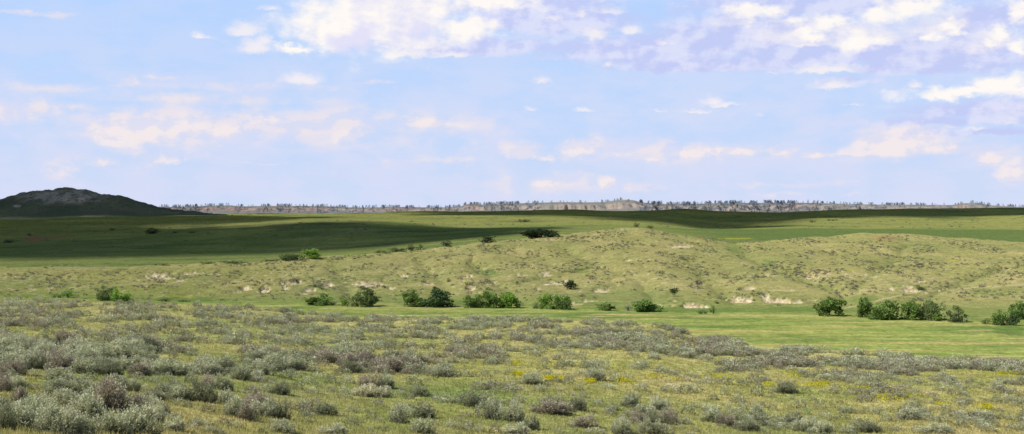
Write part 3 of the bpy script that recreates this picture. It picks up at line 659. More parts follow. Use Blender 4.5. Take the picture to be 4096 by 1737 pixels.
# sage on the sunny crest at right and scattered shrubs on the back slopes
NT = 3200
tX = rng.uniform(-60, 1084, NT); tY = rng.uniform(212, 250, NT)
tH = np.array([hit(a, b, 1000, 2590) for a, b in zip(tX, tY)]); tcl = fbm(tH[:, 0]/60.0+13, tH[:, 1]/90.0, 3); tu = rng.random(NT); thr = hill_row(tX)
for X, Y, (x, y, z), cl, u_, hr_ in zip(tX, tY, tH, tcl, tu, thr):
    if Y > hr_-1 or (X > 680 and y < 1480): continue
    dens = .75 if (X > 700 and 1480 < y < 2000) else .35 if y > 1300 else .10
    if u_ > dens*min(max(.25+2.2*cl, 0), 1): continue
    w = R.uniform(1.6, 4.2)
    items.append((x, y, z-.1, w, w*R.uniform(.35, .5), BASE*np.array(R.choice([(.72, .75, .72), (.45, .55, .42), (.85, .88, .86)]))*R.uniform(.7, 1.0)))
lods2 = [lod_sage(60+k, 34, .42) for k in range(8)]
scatter('sagebrush_scrub', items, lods2, 'small grey sagebrush dotting the pale hill and back slopes', M_SAGE_FAR)

# ------------------------------------------------------------------ trees and shrubs
def crown_mesh(seed, n, kind):
    """unit crown: width 1, height 1, resting on z=0; leaf sprays gathered in uneven clumps"""
    r = np.random.default_rng(seed)
    nl = {'tree': 30, 'bush': 22, 'sparse': 14, 'juniper': 14, 'ball': 10, 'hedge': 24}[kind]
    if kind == 'juniper': c = np.stack([r.uniform(-.22, .22, nl), r.uniform(-.22, .22, nl), r.uniform(.12, .75, nl)], 1); lr = .26-.14*c[:, 2]
    elif kind == 'ball': c = np.stack([r.uniform(-.2, .2, nl), r.uniform(-.2, .2, nl), r.uniform(.38, .75, nl)], 1); lr = r.uniform(.2, .28, nl)
    elif kind == 'hedge': c = np.stack([r.uniform(-.42, .42, nl), r.uniform(-.3, .3, nl), r.uniform(.05, .6, nl)], 1); c[:, 2] *= 1-1.6*c[:, 0]**2; lr = r.uniform(.12, .2, nl)
    else:
        a = r.uniform(0, 2*np.pi, nl); q = np.sqrt(r.uniform(0, 1, nl))*.40
        c = np.stack([np.cos(a)*q, np.sin(a)*q, r.uniform(.08, 1, nl)], 1)
        prof = 1-(q/.46)**2*r.uniform(.45, .8, nl)
        c[:, 2] *= prof*.84; lr = r.uniform(.09, .17, nl) if kind != 'sparse' else r.uniform(.07, .13, nl)
        off = r.normal(0, .05, (nl, 3)); c += off*np.array([1, 1, .6])
    k = r.integers(0, nl, n)
    dv = unit(r.normal(size=(n, 3))); rad = r.uniform(.25, 1.05, n)**.6
    p = c[k]+dv*(lr[k]*rad)[:, None]*np.array([1, 1, .95])
    stray = r.uniform(size=n) < (.10 if kind != 'sparse' else .25)
    p[stray] += r.normal(0, .05, (stray.sum(), 3))
    p[:, 2] = np.clip(p[:, 2], .015, None)
    ax = unit(dv*.5+np.array([0, 0, .25])+r.normal(0, .5, (n, 3)))
    ls = {'sparse': .060, 'juniper': .08}.get(kind, .078)
    co, fa = leaf_quads(p, ax, r.uniform(.7, 1.4, n)*ls, r.uniform(.7, 1.2, n)*ls*.75, r)
    co = fit_unit(co)
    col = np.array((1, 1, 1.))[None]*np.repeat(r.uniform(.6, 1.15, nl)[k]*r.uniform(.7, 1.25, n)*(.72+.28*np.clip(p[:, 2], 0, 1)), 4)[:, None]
    return np_mesh('crown', co, fa, col, M_LEAF)
def trunk_mesh(seed, kind):
    r = np.random.default_rng(seed+90); P = []
    stems = {'tree': 4, 'bush': 6, 'sparse': 6, 'juniper': 1, 'ball': 1, 'hedge': 7}[kind]
    for s in range(stems):
        b = np.array([r.normal(0, .07), r.normal(0, .07), -.06]) if stems > 1 else np.array([0, 0, -.06])
        if kind == 'hedge': b[0] = r.uniform(-.35, .35)
        h = r.uniform(.4, .6)
        m = b+np.array([r.normal(0, .12), r.normal(0, .12), h]) if stems > 1 else np.array([.01, 0, .55])
        rr = .03 if stems > 1 else .05
        P.append(tube(b, m, rr, rr*.6, 6))
        for q in range(4):
            e = m+np.array([r.normal(0, .16), r.normal(0, .16), r.uniform(.08, .28)])
            st = b+(m-b)*r.uniform(.5, 1)
            P.append(tube(st, e, rr*.5, rr*.18, 5))
    return np_mesh('trunk', *merge(P), None, M_BARK)
LEAFCOL = {'mid': (.108, .160, .044), 'bright': (.128, .205, .040), 'dark': (.060, .095, .038), 'olive': (.112, .142, .056), 'shade': (.050, .075, .040), 'grey': (.20, .225, .150), 'juniper': (.042, .068, .030), 'low': (.115, .155, .058)}
CRE = 'creekside trees below the pale hill'; HSH = 'shrubs dotted over the pale hill'; VAL = 'shrubs in the valley behind the hill'
T = [ # column, foot row, width, height, kind, leaf colour, dmin, group, category, label
 (68, 297.5, 13, 9, 'bush', 'mid', 330, CRE, 'shrub', 'low round green bush at far left behind the grey sagebrush edge'),
 (56, 297.8, 12, 5, 'hedge', 'mid', 330, CRE, 'shrub', 'flat green thicket touching the left side of the low round bush'),
 (106, 300.5, 18, 14.5, 'tree', 'olive', 330, CRE, 'tree', 'olive-coloured tree at back of the left three-tree cluster'),
 (116, 301.4, 12, 15, 'tree', 'bright', 330, CRE, 'tree', 'tall bright green tree in middle of the left three-tree cluster'),
 (126, 301, 14, 11, 'bush', 'bright', 330, CRE, 'tree', 'lower rounded bright tree on right of the left three-tree cluster'),
 (164, 301.6, 14, 4.5, 'hedge', 'low', 330, CRE, 'shrub', 'low green thicket in the meadow right of the left tree cluster'),
 (184, 301.8, 14, 3, 'hedge', 'low', 330, CRE, 'shrub', 'very low green patch of brush trailing right of the meadow thicket'),
 (319, 305.2, 26, 12, 'bush', 'mid', 330, CRE, 'tree', 'wide ragged green bush left of the small round creek bush'),
 (334, 305.2, 7, 5.5, 'sparse', 'grey', 330, CRE, 'shrub', 'tiny grey twiggy bush squeezed between two green creek bushes'),
 (344, 305.8, 11, 9, 'bush', 'bright', 330, CRE, 'shrub', 'small round bright bush just left of a wide spreading creek tree'),
 (364, 306.5, 28, 17, 'tree', 'olive', 330, CRE, 'tree', 'wide spreading olive-green tree left of the dark pair'),
 (413, 306.6, 22, 16.5, 'tree', 'mid', 330, CRE, 'tree', 'left tree of the dark pair with open grass between'),
 (437, 307, 30, 19.5, 'tree', 'dark', 330, CRE, 'tree', 'largest darkest creek tree, right one of the dark pair'),
 (472, 307.6, 20, 13.5, 'bush', 'mid', 330, CRE, 'tree', 'low left part-tree of the joined three-tree clump'),
 (489, 307.8, 20, 17.5, 'tree', 'mid', 330, CRE, 'tree', 'tallest middle tree of the joined three-tree clump'),
 (508, 307.8, 21, 15.5, 'tree', 'bright', 330, CRE, 'tree', 'bright leafy tree on right of the joined three-tree clump'),
 (546, 308.6, 15, 15.5, 'tree', 'bright', 330, CRE, 'tree', 'narrow upright tree left half of a two-tree clump near centre'),
 (561, 309.2, 23, 14.5, 'tree', 'mid', 330, CRE, 'tree', 'broad tree right half of a two-tree clump near centre'),
 (537, 308.6, 9, 7, 'bush', 'low', 330, CRE, 'shrub', 'low skirt bush at left foot of the centre two-tree clump'),
 (606, 310.4, 19, 9, 'bush', 'mid', 330, CRE, 'shrub', 'small ragged bush alone right of the centre two-tree clump'),
 (628, 310.6, 10, 7.5, 'sparse', 'grey', 330, CRE, 'shrub', 'thin greyish bush leaning on left side of a wide low bush'),
 (646, 311.4, 28, 12, 'bush', 'mid', 330, CRE, 'tree', 'wide low green bush below the lone round juniper'),
 (702, 313.8, 11, 4.2, 'hedge', 'dark', 330, CRE, 'shrub', 'low dark green bush in front of the pale right bank'),
 (713, 313.6, 8, 9.5, 'sparse', 'low', 330, CRE, 'shrub', 'scraggly thin bush beside the low dark bush and pale bank'),
 (829, 316, 27, 19, 'tree', 'mid', 330, CRE, 'tree', 'single broad tree right of the white bank, standing apart'),
 (865, 317.4, 14, 21, 'tree', 'mid', 330, CRE, 'tree', 'tall narrow tree on left of the round dense right tree'),
 (884, 319.4, 29, 19, 'tree', 'mid', 330, CRE, 'tree', 'dense round tree joined to the tall narrow one'),
 (912, 319.8, 21, 19, 'tree', 'mid', 330, CRE, 'tree', 'green left tree of the wide right-hand pair'),
 (932, 320, 24, 20, 'tree', 'olive', 330, CRE, 'tree', 'olive right tree of the wide right-hand pair showing bare stems'),
 (937, 321.2, 10, 8, 'bush', 'bright', 330, CRE, 'shrub', 'small bright bush at the foot of the olive tree'),
 (956, 322, 19, 17, 'sparse', 'olive', 330, CRE, 'tree', 'sparse see-through tree right of the wide pair'),
 (966, 322.6, 8, 6, 'sparse', 'grey', 330, CRE, 'shrub', 'grey twiggy bush at right foot of the sparse tree'),
 (985, 324, 11, 6.5, 'bush', 'low', 330, CRE, 'shrub', 'small round bush alone left of the right-edge trees'),
 (1000, 325.2, 15, 15, 'tree', 'mid', 330, CRE, 'tree', 'front left tree of the clump at the right edge'),
 (1013, 325.4, 14, 14, 'tree', 'dark', 330, CRE, 'tree', 'front dark tree of the clump at the right edge'),
 (1020, 319, 20, 17, 'tree', 'mid', 330, CRE, 'tree', 'tall tree standing behind the clump at the right edge'),
 (571, 289.3, 12.5, 9.5, 'juniper', 'juniper', 430, 'junipers on the pale hill', 'tree', 'dark leaning juniper beside a pale outcrop in mid slope'),
 (674, 296.6, 8.5, 9.8, 'ball', 'juniper', 430, 'junipers on the pale hill', 'tree', 'lone round-headed juniper on a short bare trunk'),
 (364, 289.6, 12, 5, 'bush', 'dark', 430, HSH, 'shrub', 'dark round shrub on the brown bank above the spreading olive tree'),
 (385, 288.2, 7, 3.6, 'bush', 'dark', 430, HSH, 'shrub', 'small dark shrub right of the brown bank above the dark pair'),
 (423, 282.3, 8, 3.2, 'hedge', 'low', 430, HSH, 'shrub', 'flat green shrub on the slope above the dark pair'),
 (449, 281.8, 7, 4.2, 'bush', 'dark', 430, HSH, 'shrub', 'dark shrub on the slope up and right of the dark pair'),
 (469, 284.2, 10, 3.6, 'hedge', 'low', 430, HSH, 'shrub', 'flat green shrub above a tan outcrop over the three-tree clump'),
 (489, 290.2, 8, 2.8, 'hedge', 'dark', 430, HSH, 'shrub', 'low dark shrub directly above the three-tree clump'),
 (517, 284.8, 4.2, 4, 'juniper', 'juniper', 430, HSH, 'shrub', 'tiny dark upright shrub left of the leaning juniper'),
 (453, 285.6, 5.5, 2, 'bush', 'dark', 430, HSH, 'shrub', 'tiny dark shrub below the dark shrub over the dark pair'),
 (317, 287.2, 8, 3.4, 'hedge', 'dark', 430, HSH, 'shrub', 'dark shrub capping a pale outcrop above the wide ragged bush'),
 (322, 289.4, 7, 2.6, 'bush', 'shade', 430, HSH, 'shrub', 'small dark shrub on the flank of the capped pale outcrop'),
 (255, 285.6, 7, 2.8, 'bush', 'dark', 430, HSH, 'shrub', 'small dark shrub on top of the leftmost white outcrops'),
 (278, 270.8, 5, 2.8, 'bush', 'low', 430, HSH, 'shrub', 'lone green shrub on bare upper slope left of centre'),
 (920, 289.8, 12, 5.4, 'bush', 'dark', 430, HSH, 'shrub', 'dark shrub on top of the tan bank at right'),
 (759, 294.2, 8, 3.4, 'bush', 'dark', 430, HSH, 'shrub', 'dark shrub above the curved white bank'),
 (752, 294.2, 5, 2, 'bush', 'dark', 430, HSH, 'shrub', 'tiny dark shrub touching left side of the one above the white bank'),
 (717, 303.6, 7, 3.8, 'bush', 'shade', 430, HSH, 'shrub', 'dark shrub on the crest of the pale bank beside the scraggly bush'),
 (996, 298.6, 7, 2.6, 'hedge', 'low', 430, HSH, 'shrub', 'flat grey-green shrub on the slope above the right-edge trees'),
 (312, 258.8, 20, 10, 'tree', 'bright', 640, VAL, 'tree', 'bright sunlit tree at the edge of the cloud shadow'),
 (292, 260.4, 25, 6.5, 'hedge', 'dark', 640, VAL, 'shrub', 'dark thicket on left of the bright sunlit valley tree'),
 (270, 261.4, 20, 3.4, 'hedge', 'low', 640, VAL, 'shrub', 'low thicket trailing left of the dark valley thicket'),
 (232, 263.4, 27, 4, 'hedge', 'low', 640, VAL, 'shrub', 'long low green hedge in the valley, middle of three'),
 (207, 264, 18, 3.6, 'hedge', 'low', 640, VAL, 'shrub', 'short low green hedge in the valley, left of the long hedge'),
 (161, 265.4, 18, 3, 'hedge', 'low', 640, VAL, 'shrub', 'flat green brush on the meadow, leftmost of the valley hedges'),
 (540.5, 237.6, 36, 9, 'hedge', 'shade', 700, VAL, 'shrub', 'broad dark dome-shaped thicket behind the hill shoulder'),
 (488, 242.6, 17, 6.6, 'bush', 'shade', 700, VAL, 'shrub', 'dark rounded thicket left of the broad dome-shaped thicket'),
 (446.7, 246.8, 11, 6.6, 'bush', 'shade', 700, VAL, 'shrub', 'compact dark bush between two thickets behind the hill'),
 (397, 252, 18, 4.4, 'hedge', 'shade', 690, VAL, 'shrub', 'low dark thicket peeping over the hill at centre left'),
 (411, 251, 9, 7, 'bush', 'shade', 690, VAL, 'shrub', 'taller dark bush in middle of the centre left thickets'),
 (420, 250, 8, 6, 'sparse', 'shade', 690, VAL, 'shrub', 'thin grey-dark bush at right end of the centre left thickets'),
 (383, 253.2, 17, 4, 'hedge', 'low', 690, VAL, 'shrub', 'low green brush at left end of the centre left thickets'),
 (152, 234, 14, 6.5, 'bush', 'shade', 900, VAL, 'shrub', 'round dark bush alone in the shaded valley at left'),
 (9, 243.2, 11, 4, 'bush', 'shade', 900, VAL, 'shrub', 'dark bush at the left edge beside the red bank'),
 (30, 235.6, 6, 2.8, 'bush', 'shade', 900, VAL, 'shrub', 'small dark bush above the red bank at left'),
 (175, 233.2, 7, 2.6, 'bush', 'shade', 900, VAL, 'shrub', 'small dark bush right of the round valley bush'),
 (192, 233, 7, 2.4, 'bush', 'shade', 900, VAL, 'shrub', 'small dark bush, second right of the round valley bush'),
 (112, 230.4, 7, 2.2, 'bush', 'shade', 900, VAL, 'shrub', 'small dark bush left of the round valley bush'),
 (636.5, 227.6, 6, 5.4, 'bush', 'shade', 860, VAL, 'shrub', 'dark bush showing over the hill summit'),
 (650, 228.6, 7, 4.4, 'bush', 'shade', 860, VAL, 'shrub', 'dark bush showing just right of the hill summit'),
 (524, 222.2, 13, 3.4, 'hedge', 'shade', 900, VAL, 'shrub', 'flat dark thicket on the shaded back slope at centre'),
 (832, 220.8, 12, 2.8, 'hedge', 'low', 1200, VAL, 'shrub', 'low green brush on the sunny right-hand crest'),
 (813, 222.4, 9, 3, 'hedge', 'low', 1200, VAL, 'shrub', 'grey-green brush left of the brush on the sunny crest'),
]
crowns = {}
for q, (X, Y, w, h, kind, lc, dmin, grp, cat, lab) in enumerate(T):
    x, y, z = hit(X, Y, dmin, 2590)
    wm, hm = w*y/F, h*y/F
    e = empty({'juniper': 'juniper_tree', 'ball': 'juniper_tree', 'hedge': 'thicket', 'bush': 'bush', 'sparse': 'bush', 'tree': 'creek_tree'}[kind], (x, y, z-.05), 0 if kind == 'hedge' else R.uniform(-.5, .5), (wm*.94, max(wm*.8, hm*.7) if kind != 'hedge' else max(hm*1.3, wm*.4), hm*.92))
    tag(e, lab, cat, grp)
    big = w*h
    n = int(np.clip(big*7, 240, 2400))
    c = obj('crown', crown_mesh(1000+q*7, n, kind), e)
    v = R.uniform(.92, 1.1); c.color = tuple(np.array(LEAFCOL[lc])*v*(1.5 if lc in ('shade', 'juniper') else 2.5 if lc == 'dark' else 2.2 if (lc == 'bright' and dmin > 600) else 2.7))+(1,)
    obj('trunk', trunk_mesh(1000+q*7, kind), e)

# ------------------------------------------------------------------ pines on the far ridge
def pine_mesh(seed, n):
    r = np.random.default_rng(seed)
    zt = r.uniform(.04, 1, n)**1.15; rr = (.08+.34*(1-zt)**.8)*r.uniform(.5, 1.15, n)*(1+.3*np.sin(zt*17+seed))
    th = r.uniform(0, 2*np.pi, n)
    p = np.stack([np.cos(th)*rr, np.sin(th)*rr, zt*.98], 1)
    ax = unit(np.stack([np.cos(th), np.sin(th), np.full(n, .25)], 1)+r.normal(0, .5, (n, 3)))
    co, fa = leaf_quads(p-ax*.07, ax, .16, .12, r)
    tr, tf = tube((0, 0, -.1), (0, 0, .8), .02, .01, 4)
    c2, f2 = np.concatenate([co, tr]), np.concatenate([fa, tf+len(co)])
    col = np.repeat(r.uniform(.75, 1.2, n), 4)[:, None]*np.array((.062, .096, .138))  # needle colour tinted blue to carry the distance haze
    return c2, f2, np.concatenate([col, np.full((len(tr), 3), .06)])
PINES = [pine_mesh(k, 64) for k in range(5)]
PME = [np_mesh('pine_crown', c, f, k, M_PINE) for c, f, k in PINES]
pines = []
PCX = np.arange(-200, 1230, .5); PCL = np.clip(.45+1.6*fbm(PCX/9.0, PCX*0+2.2, 2), .05, 1)
for k in range(8000):
    X = R.uniform(-190, 1214); dn = float(PD(X))
    if R.random() > dn*float(np.interp(X, PCX, PCL)): continue
    if R.random() < .5: x, y, z = far_hit(X, None, R.choice((-2, -1, 0, 0, 1, 2))); crest = True
    else:
        if R.random() > np.clip(dn-.1, .15, 1): continue
        yr = float(far_row(X)); x, y, z = far_hit(X, R.uniform(yr+.8, 213.5)); crest = False
    hgt = R.uniform(7.5, 15)*(1.15 if 640 < X < 820 else 1)*(1 if crest else .9)
    pines.append((x, y, z, hgt, X, crest))
pines.sort(key=lambda p: -p[3]/p[1]*(1.6 if p[5] else 1))
inview = [p for p in pines if 158 < p[4] < 1022]
ind = inview[:280]; iset = set(map(id, ind))
def pine_seg(X):
    for b, t in ((205, 'left of the red bluff, beside the shaded butte'), (245, 'on and around the red bluff'), (300, 'right of the red bluff'), (345, 'above the low tan bluffs left of centre'), (400, 'on the low wooded stretch left of centre'), (455, 'on the thin ridge line before the tan mesa'), (500, 'at left end of the long tan mesa'), (545, 'on the long tan mesa'), (608, 'on the bare middle of the tan mesa'), (642, 'on the highest tan knob'), (690, 'in the dark wood right of the highest knob'), (740, 'in the dense dark wood right of centre'), (800, 'in the tallest wood of the ridge'), (850, 'above the pale domes at right'), (920, 'above the orange knobs at right'), (975, 'around the castle-shaped knob at far right')):
        if X < b: return t
    return 'at the low right end of the ridge'
for p in ind:
    x, y, z, hgt, X, crest = p
    o = bpy.data.objects.new('pine_tree', R.choice(PME)); link(o)
    o.location = (x, y, z-.4); o.rotation_euler = (0, 0, R.uniform(0, 6.28)); wv = R.uniform(.75, 1.15)
    o.scale = (hgt*wv, hgt*wv, hgt); v = R.uniform(.85, 1.15); o.color = (v, v, v, 1)
    tag(o, '%s dark pine %s %s' % ('taller' if hgt > 12.5 else 'shorter' if hgt < 9.5 else 'mid-height', 'on the skyline' if crest else 'on the slope', pine_seg(X)), 'pine', 'pines on the far ridge '+pine_seg(X))
C, Fa, K, o_ = [], [], [], 0
for p in pines:
    if id(p) in iset: continue
    x, y, z, hgt, X, crest = p; c, f, k = R.choice(PINES); wv = hgt*R.uniform(.75, 1.15)
    C.append(c*np.array([wv, wv, hgt])+np.array([x, y, z-.4])); Fa.append(f+o_); K.append(k*R.uniform(.85, 1.15)); o_ += len(c)
tag(obj('pine_forest', np_mesh('pine_forest', np.concatenate(C), np.concatenate(Fa), np.concatenate(K), leaf_material('far_pine_needles', .05, False))), 'blue-green scatter of distant pines along the badlands ridge', 'forest', None, 'stuff')

# ------------------------------------------------------------------ grass, flowers, rock
def grass_tufts(n, seed):
    r = np.random.default_rng(seed)
    X = r.uniform(-40, 1064, n); yr = ridge_row(X); Y = yr+1+(444-yr)*r.random(n)**.8
    dn = near_d(X); dr = ridge_d(X); p = np.log(dr/dn)/np.log((434-HY)/(yr-HY))
    d = dn*((434-HY)/(Y-HY))**p
    x = (X-CX)/F*d
    z = ground_z(x, d)
    return x, d, z, X, Y
x, y, z, X, Y = grass_tufts(120000, 5)
base = grass_albedo(x, y, X, Y)
NB = 4
r = np.random.default_rng(77)
k = np.repeat(np.arange(len(x)), NB)
tall = np.where((X < 150) & (Y > 390), 1.25, 1.0)
L = r.uniform(.05, .17, len(k))*tall[k]*np.where(r.uniform(size=len(k)) < .06, 1.8, 1)
th = r.uniform(0, 2*np.pi, len(k)); ln = r.uniform(.05, .55, len(k))
b = np.stack([x[k]+r.normal(0, .07, len(k)), y[k]+r.normal(0, .07, len(k)), z[k]-.02], 1)
tipv = np.stack([np.cos(th)*ln, np.sin(th)*ln, np.ones(len(k))], 1)*L[:, None]
sd = np.stack([-np.sin(th), np.cos(th), np.zeros(len(k))], 1)*(r.uniform(.012, .026, len(k))*np.clip(y[k]/80, 1, 2.2))[:, None]
co = np.stack([b-sd, b+sd, b+tipv], 1).reshape(-1, 3)
cc = base[k]*r.uniform(.9, 1.55, (len(k), 1)); sw = r.uniform(size=len(k))
cc = np.where((sw < .22)[:, None], np.array((.55, .46, .22))*r.uniform(.7, 1.1, (len(k), 1)), cc)
col = np.repeat(cc, 3, 0)
tag(obj('grass', np_mesh('grass', co, np.arange(len(co)).reshape(-1, 3), col, M_GRASS)), 'straw and green grass tufts between the sagebrush', 'grass', None, 'stuff')
# yellow wildflowers
P = []
for cx, cy, rx, ry, s in FLOWER:
    for q in range(int(rx*ry*(22 if cx < 600 else 7)*s)):
        X_ = cx+R.gauss(0, .48)*rx; Y_ = cy+R.gauss(0, .48)*ry
        if Y_ < float(ridge_row(X_))+2: continue
        P.append(hit(X_, Y_, 40, 200))
P = np.array(P)
P = P[fbm(P[:, 0]/2.2, P[:, 1]/4, 3) > -.12]
n = len(P); k = np.repeat(np.arange(n), 4)
cen = P[k]+np.stack([r.normal(0, .10, 4*n), r.normal(0, .12, 4*n), r.uniform(.12, .34, 4*n)], 1)
ax = unit(r.normal(0, 1, (4*n, 3))+np.array([0, 0, .3]))
co, fa = leaf_quads(cen, ax, r.uniform(.05, .10, 4*n), r.uniform(.05, .09, 4*n), r)
fcol = np.repeat(np.where(r.uniform(size=(4*n, 1)) < .72, np.array([[.72, .62, .02]]), np.array([[.26, .32, .05]])), 4, 0)
tag(obj('wildflowers', np_mesh('wildflowers', co, fa, fcol, M_GRASS)), 'patches of yellow wildflowers in the grass', 'flowers', None, 'stuff')

def rock_mesh(seed, sx, sy, sz, sub=24):
    r0 = np.linspace(0, 2*np.pi, sub, endpoint=False); lat = np.linspace(-.5*np.pi, .5*np.pi, 12)
    TH, LA = np.meshgrid(r0, lat, indexing='ij')
    n = fbm(np.cos(TH)*1.3+seed, np.sin(TH)*1.3+LA, 3)
    rr = 1+.35*n
    X_ = np.sign(np.cos(LA))*np.abs(np.cos(LA))**.6*np.cos(TH)*rr*sx; Y_ = np.abs(np.cos(LA))**.6*np.sin(TH)*rr*sy; Z_ = np.sign(np.sin(LA))*np.abs(np.sin(LA))**.6*sz*(1+.2*n)
    co = np.stack([X_, Y_, Z_], -1).reshape(-1, 3); nl = len(lat)
    fa = np.array([(i*nl+j, ((i+1) % sub)*nl+j, ((i+1) % sub)*nl+j+1, i*nl+j+1) for i in range(sub) for j in range(nl-1)])
    return co, fa
def rock_material():
    m, nt, N, L_, out = new_mat('pale_sandstone')
    n_ = N.new('ShaderNodeTexNoise'); n_.inputs['Scale'].default_value = 7; n_.inputs['Detail'].default_value = 6
    tc = N.new('ShaderNodeTexCoord'); L_.new(tc.outputs['Object'], n_.inputs['Vector'])
    rp = N.new('ShaderNodeValToRGB'); rp.color_ramp.elements[0].color = (.38, .33, .27, 1); rp.color_ramp.elements[1].color = (.72, .69, .63, 1); rp.color_ramp.elements[0].position = .3; rp.color_ramp.elements[1].position = .62
    L_.new(n_.outputs['Fac'], rp.inputs[0])
    d_ = N.new('ShaderNodeBsdfDiffuse'); L_.new(rp.outputs[0], d_.inputs['Color']); L_.new(d_.outputs[0], out.inputs['Surface'])
    return m
x_, y_, z_ = hit(648.4, 409.5, 40, 200)
o = obj('rock', np_mesh('rock', *rock_mesh(2, .22, .20, .09), None, rock_material(), True)); o.location = (x_, y_, z_+.05)
tag(o, 'small flat white rock lying on open grass at lower right of centre', 'rock')
# bleached dead branches
def dead_twigs(seed):
    r_ = np.random.default_rng(seed); Q = []
    for q in range(26):
        a = r_.uniform(-.4, 3.5); b0 = np.array([r_.normal(0, .2), r_.normal(0, .15), .0]); m_ = b0+np.array([math.cos(a)*.28, r_.normal(0, .12), r_.uniform(.08, .35)]); e_ = m_+np.array([math.cos(a)*.2, r_.normal(0, .1), r_.uniform(-.15, .12)])
        Q += [tube(b0, m_, .010, .007, 4), tube(m_, e_, .007, .003, 4)]
    return np_mesh('dead_branches', *merge(Q), None, bark_material('bleached_wood', (.30, .25, .19), (.52, .45, .36)))
for X_, Y_, s, lb in ((77, 428, 1.0, 'bleached tangle of dead twigs at the bottom left among sagebrush'), (167, 414, .7, 'pale bare dead branch leaning out of a silvery shrub at lower left'), (45, 410, .8, 'thin bleached dead twig lying over yellow-green grass at lower left')):
    x_, y_, z_ = hit(X_, Y_, 40, 200)
    o = obj('dead_branches', dead_twigs(int(X_))); o.location = (x_, y_, z_); o.scale = (s, s, s)
    tag(o, lb, 'branch')

# ------------------------------------------------------------------ clouds overhead: they shade the back slopes
def cloud_material():
    m, nt, N, L_, out = new_mat('cloud_vapour')
    at = N.new('ShaderNodeAttribute'); at.attribute_name = 'thick'
    d_ = N.new('ShaderNodeBsdfDiffuse'); d_.inputs['Color'].default_value = (.88, .88, .9, 1)
    t_ = N.new('ShaderNodeBsdfTransparent'); mx = N.new('ShaderNodeMixShader')
    L_.new(at.outputs['Fac'], mx.inputs[0]); L_.new(t_.outputs[0], mx.inputs[1]); L_.new(d_.outputs[0], mx.inputs[2]); L_.new(mx.outputs[0], out.inputs['Surface'])
    return m
M_CLOUD = cloud_material()
ALT = 720.0
OFF = (SUN.x/SUN.z*ALT, SUN.y/SUN.z*ALT)
def cloud(poly, seed, name_label, weight=1.0, edge=95.0):
    """poly: outline of the shade on the ground as (column, distance); the cloud hangs up-sun of it"""
    pts = np.array([((X-CX)/F*d, d) for X, d in poly])
    x0, y0 = pts.min(0)-160; x1, y1 = pts.max(0)+160
    st = 10.0
    gx, gy = np.meshgrid(np.arange(x0, x1, st), np.arange(y0, y1, st), indexing='ij')
    ins = np.zeros(gx.shape, bool); dist = np.full(gx.shape, 1e9)
    for (ax_, ay_), (bx_, by_) in zip(pts, np.roll(pts, -1, 0)):
        t_ = np.clip(((gx-ax_)*(bx_-ax_)+(gy-ay_)*(by_-ay_))/((bx_-ax_)**2+(by_-ay_)**2), 0, 1)
        dist = np.minimum(dist, np.hypot(gx-ax_-t_*(bx_-ax_), gy-ay_-t_*(by_-ay_)))
        cr = (ay_ > gy) != (by_ > gy)
        with np.errstate(divide='ignore', invalid='ignore'):
            ins ^= cr & (gx < (bx_-ax_)*(gy-ay_)/(by_-ay_)+ax_)
    v = np.where(ins, dist, -dist)/edge+fbm(gx/190+seed, gy/190, 5)*1.15
    th = sstep(-.55, .75, v)*weight*np.clip(1.0+.3*fbm(gx/120+seed*3, gy/200, 4), .93, 1)
    nu, nd = gx.shape
    zt = ALT-20+25*np.clip(v, 0, 1.5)+14*np.abs(fbm(gx/60, gy/60+seed, 3))
    fa = grid_faces(nu, nd); keepf = th.reshape(-1)[fa].max(1) > .01; fa = fa[keepf]
    co = np.stack([gx+OFF[0], gy+OFF[1], zt], -1).reshape(-1, 3)
    used = np.unique(fa); mp = np.full(len(co), -1); mp[used] = np.arange(len(used))
    o = obj('cloud', np_mesh('cloud', co[used], mp[fa], None, M_CLOUD, True, {'thick': th.reshape(-1)[used]}))
    return tag(o, name_label, 'cloud', None, 'structure')
cloud([(-200, 945), (0, 950), (150, 960), (337, 990), (430, 1020), (500, 1060), (560, 1130), (590, 1250), (560, 1400), (500, 1460), (420, 1490), (330, 1515), (250, 1540), (185, 1650), (165, 2000), (120, 2250), (-200, 2400)], 3, 'grey-bottomed cloud over the left valley')
cloud([(-250, 2050), (60, 1950), (190, 1700), (270, 1800), (340, 2000), (345, 2250), (270, 2500), (150, 2640), (-250, 2660)], 13, 'thin ragged cloud over the slope below the butte', 1.0, 90.0)
cloud([(-500, 2680), (262, 2680), (250, 3100), (200, 3500), (-500, 3500)], 5, 'grey-bottomed cloud over the butte')
cloud([(395, 2500), (430, 2250), (520, 2150), (570, 1950), (640, 1720), (720, 1620), (770, 1680), (800, 2010), (900, 2070), (1024, 2070), (1250, 2050), (1250, 2950), (395, 2950)], 8, 'grey-bottomed cloud over the back ridge')

